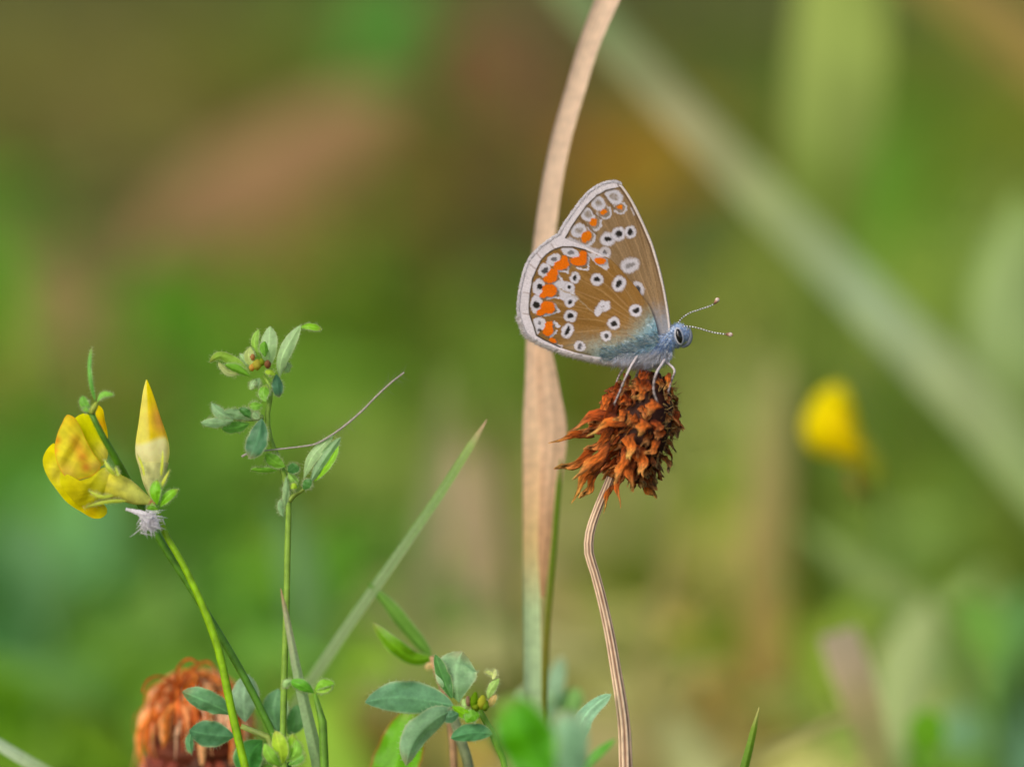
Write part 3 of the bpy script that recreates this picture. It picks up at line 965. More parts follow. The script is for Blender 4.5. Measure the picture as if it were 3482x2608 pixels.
FIN = [(1905, 840), (1921, 814), (1936, 786), (1961, 745), (1995, 699), (2030, 665), (2060, 649), (2090, 641), (2112, 636), (2145, 660), (2300, 900), (2310, 1160), (2240, 1210), (2000, 1000)]


def spots(col, x, y, S):
    for (cx, cy, rx, ry, ang, dx, dy, dang, strength) in S:
        w = sstep(1.2, 0.8, ell(x, y, cx, cy, rx, ry, ang))
        col = mixc(col, WHITE, w * strength)
        rim = sstep(0.22, 0.0, np.abs(ell(x, y, cx, cy, rx, ry, ang) - 1.1)) * .22
        col = mixc(col, lin(96, 70, 38), rim)
        if dx:
            k = sstep(1.35, 0.65, ell(x, y, cx, cy, dx, dy, dang))
            col = mixc(col, DARK, k * min(1, strength + .05))
    return col


def hind_color(x0, y0):
    x = x0 + 5 * (vnoise(x0 / 14, y0 / 14, 1) - .5) + 4.5 * (vnoise(x0 / 3.4, y0 / 3.4, 11) - .5); y = y0 + 5 * (vnoise(x0 / 14, y0 / 14, 2) - .5) + 4.5 * (vnoise(x0 / 3.4, y0 / 3.4, 12) - .5)
    bx, by = 2225, 1135
    ang = np.arctan2(y - by, x - bx); r = np.hypot(x - bx, y - by)
    ang = np.where(ang < 0, ang + 2 * math.pi, ang)
    col = np.tile(lin(138, 100, 46), (len(x), 1))
    st = vnoise(ang * 34, r * .006, 5) * .6 + vnoise(ang * 90, r * .01, 6) * .4
    col = mixc(col, lin(176, 138, 84), sstep(.5, .85, st) * .3)
    col = mixc(col, lin(118, 82, 36), sstep(.5, .2, st) * .35)
    # veins
    for e in [(1885, 846), (1844, 880), (1816, 933), (1801, 1010), (1800, 1072), (1826, 1142), (1900, 1182), (1991, 851)]:
        m = ((bx + e[0]) / 2 + 14, (by + e[1]) / 2 - 16)
        dd = line_d(x0, y0, [(bx, by), m, e])
        col = mixc(col, lin(178, 144, 96), sstep(3.6, 1.0, dd) * .3)
        near = sstep(110, 40, np.hypot(x - e[0], y - e[1]))
        col = mixc(col, lin(108, 84, 46), sstep(4.0, 1.5, dd) * near * .75)
    # blue green scaling at the base
    db = line_d(x0, y0, [(1880, 1210), (2000, 1222), (2095, 1226), (2180, 1195), (2236, 1120)])
    n = vnoise(x / 9, y / 9, 8) * .5 + vnoise(x / 4, y / 4, 9) * .5
    side = sstep(1880, 2080, x0)
    a = sstep(118, 10, db + 40 * (n - .5)) * side
    col = mixc(col, lin(138, 160, 150), a * .85)
    a2 = sstep(62, 8, db + 36 * (n - .5)) * sstep(1990, 2130, x0)
    col = mixc(col, lin(120, 164, 184), a2 * .75)
    col = mixc(col, lin(58, 84, 96), sstep(.62, .78, n) * a * .75)
    col = mixc(col, lin(205, 214, 214), sstep(.36, .2, n) * a2 * .7)
    # white wedge
    wedge = [Z2(*q) for q in [(525, 392), (640, 372), (780, 395), (845, 455), (835, 555), (905, 620), (860, 655), (700, 655), (640, 605), (625, 500)]]
    col = mixc(col, WHITE, sstep(3, -3, poly_sdf(x, y, wedge)) * .95)
    dd = line_d(x, y, [Z2(640, 480), Z2(860, 590), Z2(1160, 850)])
    col = mixc(col, lin(160, 138, 104), sstep(3.5, 1.0, dd) * .8)
    # chevrons
    for ch in [[(600, 235), (750, 265), (745, 110)], [(880, 205), (1025, 235), (1030, 60)], [(610, 250), (680, 385)],
               [(480, 610), (600, 600), (700, 620)], [(440, 850), (640, 790), (580, 700)], [(540, 1100), (600, 1050)], [(560, 930), (640, 985), (610, 990)], [(590, 1080), (520, 1130)]]:
        p = [Z2(*q) for q in ch]
        col = mixc(col, WHITE, sstep(4.6, 1.8, line_d(x, y, p)) * .95)
    col = mixc(col, WHITE, sstep(7, 3, line_d(x, y, [Z2(590, 960), Z2(640, 985)])) * .95)
    col = mixc(col, WHITE, sstep(3, -2, poly_sdf(x, y, [Z1(*q) for q in [(1190, 1200), (1400, 1260), (1500, 1330), (1540, 1440), (1480, 1480), (1330, 1380)]])) * .8)
    col = mixc(col, WHITE, sstep(8, 3, line_d(x, y, [(1856, 1166), (1880, 1172), (1908, 1180)])) * .9)
    # marginal white lunules
    for (cx, cy, rx, ry, an) in [(1940, 858, 33, 16, 22), (1882, 882, 25, 19, -30), (1851, 919, 21, 24, 20), (1832, 976, 21, 29, 8), (1823, 1036, 20, 31, 4), (1834, 1101, 24, 21, 15), (1826, 1128, 10, 12, 0)]:
        col = mixc(col, WHITE, sstep(1.12, .9, ell(x, y, cx, cy, rx, ry, an)) * .95)
    # orange, each with a dark inner edge
    for (cx, cy, rx, ry, an) in [(1967, 888, 29, 15, 4), (1981, 874, 14, 21, 12), (1909, 901, 26, 17, -18), (1917, 889, 12, 20, 10), (1877, 936, 19, 25, 24), (1866, 950, 17, 12, 0), (1868, 988, 25, 22, 0), (1850, 1002, 16, 10, -20), (1862, 1046, 25, 22, 10), (1842, 1062, 20, 11, -15), (1866, 1107, 13, 17, 30), (1862, 1126, 18, 17, 0), (1880, 1158, 13, 8, 35), (2041, 887, 19, 12, 12)]:
        col = mixc(col, lin(84, 96, 98), sstep(1.3, 1.05, ell(x, y, cx + 4, cy + 3, rx, ry, an)) * .55)
    for (cx, cy, rx, ry, an) in [(1967, 888, 29, 15, 4), (1981, 874, 14, 21, 12), (1909, 901, 26, 17, -18), (1917, 889, 12, 20, 10), (1877, 936, 19, 25, 24), (1866, 950, 17, 12, 0), (1868, 988, 25, 22, 0), (1850, 1002, 16, 10, -20), (1862, 1046, 25, 22, 10), (1842, 1062, 20, 11, -15), (1866, 1107, 13, 17, 30), (1862, 1126, 18, 17, 0), (1880, 1158, 13, 8, 35), (2041, 887, 19, 12, 12)]:
        col = mixc(col, ORANGE, sstep(1.12, .92, ell(x, y, cx, cy, rx, ry, an)))
    # marginal dark pupils
    for (cx, cy, rx, ry, an, k) in [(1941, 860, 12, 7, 12, .7), (1884, 882, 11, 8, -20, .75), (1853, 920, 9, 11, 30, .9), (1835, 977, 11, 10, 0, 1), (1824, 1038, 12, 12, 40, 1), (1835, 1099, 5, 7, 20, .7), (1833, 1123, 7, 6, 0, .8)]:
        col = mixc(col, DARK, sstep(1.25, .75, ell(x, y, cx, cy, rx, ry, an)) * k)
    S = [(1955, 945, 18, 19, 0, 6.5, 9.5, 0, .95), (2031, 951, 23, 21, 20, 11, 8, 20, .95), (2104, 965, 23, 27, 15, 8.5, 14, 35, .95), (1937, 975, 15, 15, 0, 6, 6, 0, .95),
         (1938, 1027, 18, 17, 0, 6.5, 6.5, 0, .95), (1940, 1074, 22, 21, 10, 10, 9, 0, .95), (1930, 1126, 20, 26, 12, 6.5, 16, 22, .95), (1972, 1178, 20, 17, 15, 8, 10, 25, .8),
         (2051, 1042, 26, 18, -18, 0, 0, 0, .95), (2035, 1058, 13, 18, 12, 0, 0, 0, .95), (2087, 1100, 21, 22, 0, 10.5, 10, 0, .95), (2061, 1142, 18, 18, 0, 8, 9, 0, .88), (2162, 1056, 22, 22, 0, 13, 8.5, -8, .95)]
    col = spots(col, x, y, S)
    col = mixc(col, DARK, sstep(2.2, .6, line_d(x, y, [(2044, 1043), (2058, 1038)])) * .6)
    # margin
    sd = poly_sdf(x0, y0, HIN)
    col = mixc(col, lin(96, 84, 54), sstep(-9, -2, sd) * sstep(1870, 1990, 4000 - x0 - 1990) * .0)
    col = mixc(col, lin(104, 88, 56), sstep(-8, -2, sd) * (x0 < 2010) * .6)
    fr = sstep(0.5, 3, sd)
    str_ = vnoise(np.arctan2(y0 - 1020, x0 - 2000) * 160, r * .03, 4)
    fc = lin(214, 206, 208) * (0.9 + 0.2 * str_)[:, None]
    col = col * (1 - fr[:, None]) + fc * fr[:, None]
    dl = line_d(x0, y0, HIN[:15])
    col = mixc(col, lin(60, 52, 44), sstep(3.4, 1.2, dl) * .85)
    # short brown dashes across the fringe where the veins end
    for e, o in [((1842, 882), (1826, 862)), ((1824, 917), (1800, 898)), ((1803, 999), (1780, 994)), ((1800, 1070), (1778, 1066)), ((1885, 848), (1874, 830))]:
        col = mixc(col, lin(150, 128, 118), sstep(3.2, 1.0, line_d(x0, y0, [e, o])) * .6)
    return col


def fore_color(x0, y0):
    x = x0 + 5 * (vnoise(x0 / 14, y0 / 14, 21) - .5) + 4.5 * (vnoise(x0 / 3.4, y0 / 3.4, 41) - .5); y = y0 + 5 * (vnoise(x0 / 14, y0 / 14, 22) - .5) + 4.5 * (vnoise(x0 / 3.4, y0 / 3.4, 42) - .5)
    bx, by = 2262, 1150
    ang = np.arctan2(y - by, x - bx); r = np.hypot(x - bx, y - by)
    ang = np.where(ang < 0, ang + 2 * math.pi, ang)
    col = np.tile(lin(138, 112, 78), (len(x), 1))
    st = vnoise(ang * 44, r * .006, 25) * .6 + vnoise(ang * 120, r * .012, 26) * .4
    col = mixc(col, lin(178, 146, 104), sstep(.5, .85, st) * .3)
    col = mixc(col, lin(120, 90, 52), sstep(.5, .2, st) * .4)
    for e in [(1935, 800), (1978, 738), (2016, 690), (2056, 660), (2100, 650), (2140, 690), (2170, 745)]:
        m = ((bx + e[0]) / 2 + 10, (by + e[1]) / 2 + 6)
        dd = line_d(x0, y0, [(bx, by), m, e])
        col = mixc(col, lin(184, 150, 106), sstep(3.6, 1.0, dd) * .22)
    # marginal cells
    for (cx, cy, rx, ry, an, ox, oy, orx, ory, oan) in [(2086, 669, 33, 24, 28, 2108, 705, 10, 7, 0), (2033, 691, 27, 23, 40, 2053, 721, 12, 10, -20), (1999, 731, 26, 22, 40, 2018, 757, 13, 14, 10), (1967, 784, 27, 24, -20, 1993, 806, 15, 20, 45)]:
        q = ell(x, y, cx, cy, rx, ry, an)
        nn = vnoise(x / 6, y / 6, int(cx))
        col = mixc(col, WHITE * .92, sstep(1.12, .88, q))
        # white chevron round the orange
        qq = ell(x, y, ox + 1, oy + 2, orx + 13, ory + 13, oan)
        toward = ((x - cx) * (ox - cx) + (y - cy) * (oy - cy)) / math.hypot(ox - cx, oy - cy)
        col = mixc(col, WHITE * .9, sstep(.22, .08, np.abs(qq - .92)) * sstep(18, 34, toward) * .9)
        col = mixc(col, lin(134, 128, 122), sstep(1.0, .8, ell(x, y, ox + 2, oy + 4, orx + 6, ory + 6, oan)) * .55)
        col = mixc(col, lin(128, 112, 88), sstep(1.25, .7, ell(x, y, cx + 2, cy, rx * .5, ry * .5, an)) * (.45 + .5 * nn))
        col = mixc(col, ORANGE * np.array([.92, 1.1, 1.3]), sstep(1.15, .9, ell(x, y, ox, oy, orx, ory, oan)))
    for a, b in [((1450, 370), (1610, 570)), ((1230, 540), (1400, 720)), ((1090, 715), (1340, 940)), ((930, 970), (1110, 1090))]:
        col = mixc(col, lin(112, 86, 52), sstep(5.5, 2.5, line_d(x, y, [Z1(*a), Z1(*b)])) * .9)
    # pale zone along the hind wing
    col = mixc(col, WHITE * .9, sstep(4, -4, poly_sdf(x, y, [Z1(*q) for q in [(860, 1010), (960, 985), (1100, 1060), (1300, 1150), (1560, 1250), (1520, 1330), (1300, 1300), (860, 1100)]])) * .75)
    S = [(2067, 813, 26, 24, 15, 14, 8.5, 8, .95), (2104, 796, 24, 23, -20, 12, 11, -30, .95), (2143, 790, 20, 21, 0, 10, 11, 0, .95), (2057, 858, 20, 19, 0, 8, 7.5, 20, .7),
         (2143, 903, 33, 26, -12, 0, 0, 0, .85), (2171, 982, 20, 25, -30, 8, 12, -35, .85)]
    col = spots(col, x, y, S)
    col = mixc(col, lin(122, 116, 112), sstep(1.2, .7, ell(x, y, 2143, 903, 20, 9, -15)) * .85)
    col = mixc(col, WHITE, sstep(6, 2, line_d(x, y, [(2146, 708), (2156, 730)])) * .5)
    # blue grey scaling at the base
    a = sstep(150, 30, np.hypot(x0 - 2245, y0 - 1150) + 30 * (vnoise(x / 7, y / 7, 31) - .5))
    col = mixc(col, lin(150, 158, 170), a * .75)
    sd = poly_sdf(x0, y0, FIN)
    col = mixc(col, lin(112, 92, 62), sstep(-9, -2, sd) * .7)
    fr = sstep(.5, 3, sd)
    str_ = vnoise(np.arctan2(y0 - 900, x0 - 2250) * 200, r * .03, 24)
    fc = lin(216, 208, 210) * (0.9 + 0.2 * str_)[:, None]
    col = col * (1 - fr[:, None]) + fc * fr[:, None]
    col = mixc(col, lin(62, 54, 46), sstep(3.4, 1.2, line_d(x0, y0, FIN[:8])) * .8)
    # costa: dark line then pale rim
    dc = line_d(x0, y0, FCOSTA[:-2])
    col = mixc(col, lin(92, 70, 52), sstep(4, 1.5, np.abs(dc - 10)) * sstep(1080, 850, y0) * .7)
    col = mixc(col, lin(226, 214, 204), sstep(7.5, 4.5, dc) * .85)
    return col


def wing_depth(x, y, base, side):
    """mm behind the focus plane: wings spread a little at the thorax and close towards their edge"""
    r = np.hypot(x - base[0], y - base[1])
    a = np.arctan2(y - base[1], x - base[0])
    return side * (0.28 + 0.85 * np.exp(-(r / 150.0) ** 2) + 0.42 * np.exp(-((y - 1188) / 38.0) ** 2) * np.clip((x - 1900) / 60, 0, 1) + 0.045 * np.sin(a * 26) * np.clip(r / 250, 0, 1))


def wing_mesh(out, costa, base, colfn, side, shift=(0, 0), nt=560, nrad=150):
    o1 = spline(out, int(nt * .6)); o2 = spline(costa, nt - len(o1) + 1)[1:]
    o = np.vstack([o1, o2[:-1]])
    n = len(o)
    f = np.linspace(0.0, 1, nrad) ** 0.85
    b = np.array(base, float)
    X = b[0] + (o[:, 0][None] - b[0]) * f[:, None]
    Y = b[1] + (o[:, 1][None] - b[1]) * f[:, None]
    x, y = X.ravel(), Y.ravel()
    C = colfn(x, y)
    C = C * (.9 + .2 * vnoise(x / 3.1, y / 3.1, 77))[:, None]
    d = wing_depth(x, y, base, side)
    D = FOCUS + d * .001
    u = (x + shift[0] - 1741) * PXM * D / FOCUS; v = (1304 - y - shift[1]) * PXM * D / FOCUS
    pts = CAM + D[:, None] * DIR + u[:, None] * RIGHT + v[:, None] * UP
    i, j = np.meshgrid(np.arange(nrad - 1), np.arange(n), indexing='ij')
    j2 = (j + 1) % n
    q = np.stack([i * n + j, i * n + j2, (i + 1) * n + j2, (i + 1) * n + j], -1).reshape(-1, 4)
    mb = MB(); mb.add(pts, C, q)
    return mb


def fringe(pl, dfn, base, center, Lpx, count, cols, w=1.1, tilt=0.0, spread=.25):
    s = spline(pl, count)
    jit = nr.normal(0, 2.0, (count, 2))
    s = s + jit
    out = s - np.array(center)
    out /= np.linalg.norm(out, axis=1)[:, None]
    B = []; Dv = []
    for (x, y), (ox, oy) in zip(s, out):
        d = float(dfn(np.array([x]), np.array([y])))
        an = tilt + nr.normal(0, spread)
        o2 = np.array([ox * math.cos(an) - oy * math.sin(an), ox * math.sin(an) + oy * math.cos(an)])
        B.append(P(x, y, d + nr.normal(0, .05)))
        Dv.append(RIGHT * o2[0] - UP * o2[1] + DIR * nr.normal(0, .15))
    B = np.array(B); Dv = np.array(Dv)
    Dv /= np.linalg.norm(Dv, axis=1)[:, None]
    C = np.array([lin(*cols[nr.randint(len(cols))]) * nr.uniform(.85, 1.1) for _ in range(count)])
    mb = MB()
    hairs(mb, B, Dv, nr.uniform(.6, 1.15, count) * Lpx * PXM, nr.uniform(.7, 1.3, count) * w * PXM, C, bend=nr.normal(0, .1, (count, 3)), seg=2)
    return mb


def butterfly():
    root = thing('butterfly', 'blue butterfly with closed brown wings of white ringed spots and orange marks', 'butterfly', P(2200, 1270, 0))
    hb, fb = (2222, 1150), (2258, 1146)
    near, far = -1, 1
    for side, sh in ((near, (0, 0)), (far, (3, 1))):
        fw = wing_mesh(FOUT, FCOSTA, fb, fore_color, side * .62, sh).build('forewing', M_WING, root)
        hw = wing_mesh(HOUT, HCOSTA, hb, hind_color, side, sh).build('hindwing', M_WING, root)
        fdep = lambda x, y: wing_depth(x, y, fb, side * .62)
        hdep = lambda x, y: wing_depth(x, y, hb, side)
        wh = [(250, 246, 248), (246, 242, 244), (253, 250, 250), (236, 230, 232)]
        k = 1.0
        o = fringe(FOUT[4:], fdep, fb, (2180, 880), 6, 1900, wh, w=1.1).build('wing_fringe', M_FUR, root, parent=fw); o['kind'] = 'stuff'
        o = fringe(HOUT[:13], hdep, hb, (2010, 1000), 6.5, 2800, wh, w=1.1).build('wing_fringe', M_FUR, root, parent=hw); o['kind'] = 'stuff'
        o = fringe(HOUT[9:19], hdep, hb, (2010, 960), 20, 1300, [(236, 232, 230), (222, 214, 206), (244, 240, 238)], tilt=.6, spread=.35).build('margin_hair', M_FUR, root, parent=hw); o['kind'] = 'stuff'
    # body: head, thorax and abdomen in one skin
    body = [(2346, 1156, 5), (2339, 1150, 17), (2325, 1144, 31), (2306, 1140, 38), (2286, 1147, 35), (2272, 1155, 36), (2250, 1170, 46), (2215, 1190, 53), (2170, 1200, 44), (2110, 1198, 27), (2040, 1188, 18), (1975, 1180, 12), (1930, 1172, 4)]
    bc = lambda t, an, k: lin(182, 200, 222) if t < .45 else lin(206, 208, 216)
    mb = MB()
    tube(mb, [P(x, y, 0) for x, y, r in body], [r * PXM for x, y, r in body], None, n=60, sides=22, flat=.86, colfn=bc, wob=.12)
    bo = mb.build('body', M_SKIN, root)
    # eyes: pale rim and dark oval
    for s in (-1, 1):
        mb = MB()
        for (sc_, dd, col, nm) in ((1.0, 0, None, 'eye'),):
            pass
        zc = s * 1.02
        rim = MB(); eye = MB()
        for mbx, rx, ry, th, col in ((rim, 15.8, 31, .30, lin(240, 242, 250)), (eye, 12.5, 28, .42, lin(16, 14, 10))):
            nA, nB = 12, 20
            V = []
            for i in range(nA):
                ph = math.pi * i / (nA - 1)
                for j in range(nB):
                    a = 2 * math.pi * j / nB
                    u = math.sin(ph) * math.cos(a) * rx; v = math.sin(ph) * math.sin(a) * ry
                    w = math.cos(ph) * th
                    c, sn = math.cos(-.24), math.sin(-.24)
                    V.append(P(2309 + u * c - v * sn, 1143 + u * sn + v * c, zc + w * 1.0))
            mbx.add(V, col, grid_quads(nA, nB, True))
        e = eye.build('eye', M_EYE, root)
        rim.build('eye_rim', M_FUR, root, parent=e)
    # palps
    for s in (-1, 1):
        mb = MB()
        tube(mb, [P(2318, 1180, s * .4), P(2338, 1170, s * .45), P(2349, 1148, s * .45), P(2345, 1114, s * .4)], [4 * PXM, 7 * PXM, 6 * PXM, 1.5 * PXM], lin(150, 158, 170), n=14, sides=8)
        mb.build('palp', M_FUR, root)
    # antennae: banded shaft with a brown and white club
    for k, (pl, dd) in enumerate((([(1085, 850), (1150, 760), (1250, 690), (1400, 635), (1540, 588), (1610, 555)], .5), ([(1100, 880), (1250, 870), (1400, 900), (1550, 945), (1720, 975), (1770, 980)], -.4))):
        p = [P(*Z3(*q), dd + i * .12 * (1 if dd > 0 else -1)) for i, q in enumerate(pl)]
        mb = MB()
        nb = 150

        def cf(t, an, kk):
            ph = (t * 17) % 1
            return lin(252, 250, 245) if ph < .38 else lin(34, 28, 22)
        sp = spline(np.array(p), nb)
        rr = np.array([(1.7 + .9 * (1 if (i / (nb - 1) * 17) % 1 < .38 else 0)) * PXM for i in range(nb)])
        tube(mb, sp, rr, None, n=nb, sides=8, colfn=cf)
        ant = mb.build('antenna', M_SKIN, root)
        end = sp[-1]
        tipq = Z3(1675, 470) if k == 0 else Z3(1872, 990)
        tp = P(*tipq, dd + .7 * (1 if dd > 0 else -1))
        mb = MB()
        cc = [lin(96, 66, 48), lin(150, 110, 84), lin(226, 210, 196), lin(214, 120, 60)]
        tube(mb, [end, end * .6 + tp * .4, end * .2 + tp * .8, tp], [3 * PXM, 6.2 * PXM, 6.6 * PXM, 2 * PXM], None, n=16, sides=10,
             colfn=lambda t, an, kk: np.array([np.interp(t, [0, .35, .8, 1], [c[i] for c in cc]) for i in range(3)]))
        mb.build('antenna_club', M_SKIN, root, parent=ant)
    # legs
    LEGS = [([(1000, -60), (930, 50), (870, 170), (800, 340), (742, 468)], [-1.2, -1.9, -2.2, -2.5, -2.7]),
            ([(1300, -20), (1262, 40), (1215, 115), (1178, 260), (1182, 340), (1218, 432)], [-1.2, -1.9, -2.6, -3.4, -3.6, -3.7]),
            ([(1290, -10), (1345, 25), (1405, 85), (1378, 200), (1340, 335)], [-.6, -.9, -1.2, -2.0, -2.8]),
            ([(900, 0), (835, 90), (790, 170), (760, 260)], [.2, .4, .2, 0]),
            ([(1180, 20), (1230, 110), (1240, 230)], [1.0, 1.8, 1.6]), ([(1050, 0), (1000, 120), (960, 230)], [1.0, 1.9, 1.8])]
    for pl, dd in LEGS:
        p = [P(*Z4(*q), d) for q, d in zip(pl, dd)]
        rad = np.linspace(5.2, 3.0, len(p)) * PXM
        mb = MB()

        def lc(t, an, kk):
            band = (t * 9) % 1 < .3 and t > .5
            c = lin(196, 186, 184) if t < .45 else lin(160, 146, 140)
            return c * (.4 if band else 1)
        tube(mb, p, rad, None, n=40, sides=8, colfn=lc)
        # hooked foot
        tube(mb, [p[-1], p[-1] + np.array([.00012, -.0001, -.00018])], [2.6 * PXM, 1.0 * PXM], lin(110, 92, 84), n=4, sides=6)
        mb.build('leg', M_SKIN, root)
    # fur on thorax, head and wing roots
    n = 9000
    sp = spline(np.array([[x, y, r] for x, y, r in body[1:10]], float), 200)
    B = []; Dv = []; C = []; Ln = []
    for i in range(n):
        t = int(nr.beta(1.5, 1.4) * 199)
        x, y, r = sp[t]
        th = nr.uniform(0, 2 * math.pi)
        if math.sin(th) > .2 and x < 2270 and nr.rand() < .75:
            th = -th
        tx = sp[min(199, t + 1)] - sp[max(0, t - 1)]
        tv = nrm(RIGHT * tx[0] - UP * tx[1])
        e1 = nrm(np.cross(tv, DIR)); e1 = e1 if e1[2] > 0 else -e1
        nn = e1 * math.sin(th) - DIR * math.cos(th) * (1 if nr.rand() < .8 else -1)
        B.append(P(x, y, 0) + nn * r * .84 * PXM)
        head = x > 2278
        flow = tv * (.75 if not head else .35)
        dv = nrm(nn * (.5 if not head else .7) + flow + nr.normal(0, .25, 3) + np.array([0, 0, -.25 if not head else 0]))
        Dv.append(dv)
        Ln.append((15 if head else 24 + 12 * nr.rand()) * nr.uniform(.6, 1.2) * PXM)
        lowness = (y + r * -math.sin(th) - 1175) / 50
        if lowness > .35:
            c = [(250, 250, 254), (240, 242, 252), (226, 228, 236)][nr.randint(3)]
        else:
            c = [(168, 202, 238), (204, 224, 246), (126, 166, 214), (232, 240, 250), (140, 176, 220), (190, 216, 240), (244, 246, 252)][nr.randint(7)]
        C.append(lin(*c) * nr.uniform(.8, 1.15))
    mb = MB()
    hairs(mb, np.array(B), np.array(Dv), np.array(Ln), nr.uniform(.7, 1.2, n) * 1.0 * PXM, np.array(C), bend=nr.normal(0, .15, (n, 3)), seg=2)
    o = mb.build('thorax_fur', M_FUR, root, parent=bo); o['kind'] = 'stuff'
    # long pale hair under the thorax, reaching the flower head
    m = 1500
    B = []; Dv = []; C = []; Ln = []
    for i in range(m):
        x = nr.uniform(2085, 2285); t = (x - 2085) / 200
        y = 1226 + 6 * math.sin(t * 3.1) - 22 * max(0, t - .75) * 4 + nr.normal(-6, 7)
        d = nr.uniform(-1.35, 1.2)
        B.append(P(x, y, d))
        Dv.append(nrm(-UP * nr.uniform(.35, 1) + RIGHT * nr.normal(-.35, .35) - DIR * nr.normal(.1, .2)))
        Ln.append(nr.uniform(12, 32) * PXM)
        C.append(lin(*[(252, 250, 254), (240, 242, 252), (226, 228, 236), (222, 234, 250)][nr.randint(4)]) * nr.uniform(.85, 1.1))
    mb = MB()
    hairs(mb, np.array(B), np.array(Dv), np.array(Ln), nr.uniform(.8, 1.3, m) * PXM, np.array(C), bend=nr.normal(0, .2, (m, 3)), seg=2)
    o = mb.build('belly_hair', M_FUR, root, parent=bo); o['kind'] = 'stuff'
    # longer hairs lying over the near wing root
    m = 620
    B = []; Dv = []; C = []; Ln = []
    for i in range(m):
        x = nr.uniform(2050, 2245); y = 1232 - (x - 2050) * .36 + nr.normal(-12, 14)
        d = float(wing_depth(np.array([x]), np.array([y]), hb, -1)) - .06
        B.append(P(x, y, d))
        Dv.append(nrm(-RIGHT * nr.uniform(.5, 1) + UP * nr.normal(.15, .4) - DIR * .12))
        Ln.append(nr.uniform(12, 36) * PXM)
        C.append(lin(*[(120, 164, 190), (170, 198, 212), (84, 120, 140), (206, 214, 218), (150, 176, 172), (190, 200, 190)][nr.randint(6)]) * nr.uniform(.8, 1.15))
    mb = MB()
    hairs(mb, np.array(B), np.array(Dv), np.array(Ln), np.full(m, .9) * PXM, np.array(C), bend=nr.normal(0, .2, (m, 3)), seg=2)
    o = mb.build('wing_root_hair', M_FUR, root); o['kind'] = 'stuff'


butterfly()


# ------------------------------------------------------------------ leafy plants near the focus plane
def leaf(root, zf, axis, W, col, d=0.0, roll=0.3, fold=0.25, cup=0.0, peak=.55, sharp=.72, edge=None, ripple=.3, dd=0.0, zs=1.0, name='leaflet', twist=0.0, mat=None, n=18, nv=13, parent=None):
    """axis in zoom pixels base -> tip, W full width in zoom pixels; d depth at base, dd depth change to the tip"""
    pts = [P(*zf(*q), d + dd * i / max(1, len(axis) - 1)) for i, q in enumerate(axis)]
    c = lin(*col) * 1.7
    mb = MB()
    e = lin(*edge) if edge is not None else c * .35 + lin(205, 218, 165) * .65  # default pale margin: hair colour with their rim light painted in
    if len(pts) == 2:
        pts = [pts[0], (pts[0] + pts[1]) / 2, pts[1]]
    L = np.linalg.norm(pts[-1] - pts[0])
    for i in range(1, len(pts) - 1):
        pts[i] = pts[i] - DIR * L * rng.uniform(-.02, .16)
    sheet(mb, pts, prof_obov(W * zs * PXM / max(.25, math.cos(roll)), peak, sharp), np.array([c * .88, c * .96, c, c * 1.05, c * 1.05, c if rng.random() < .6 else c * .4 + lin(176, 146, 92) * .6]), n=n, nv=nv, roll=roll, fold=fold, cup=cup, edge=e, rib=c * 1.6 + .02, ripple=ripple, seed=rng.randint(0, 99), twist=twist)
    if d < 4.5 and d > -6:   # fine pale hairs along the margin
        G = mb.grid
        B = np.vstack([G[2:, 0], G[2:, -1]]); O = np.vstack([G[2:, 0] - G[2:, 1], G[2:, -1] - G[2:, -2]])
        rep = 3
        B = np.repeat(B, rep, 0) + nr.normal(0, 3 * PXM, (len(B) * rep, 3)) * .5
        O = np.repeat(O, rep, 0); O = O / np.maximum(1e-9, np.linalg.norm(O, axis=1))[:, None] + nr.normal(0, .45, O.shape)
        O = O / np.maximum(1e-9, np.linalg.norm(O, axis=1))[:, None]
        hairs(mb, B, O, nr.uniform(5, 15, len(B)) * PXM, np.full(len(B), .5) * PXM, np.tile(c * .3 + lin(226, 232, 200) * .7, (len(B), 1)), seg=2)
    return mb.build(name, mat or M_LEAF, root, parent=parent)


GREY = (122, 156, 110); BLUE = (96, 140, 104); GREEN = (98, 148, 40); BRIGHT = (112, 164, 22); DKG = (64, 112, 50); PALE = (136, 166, 114); LIME = (150, 180, 50)


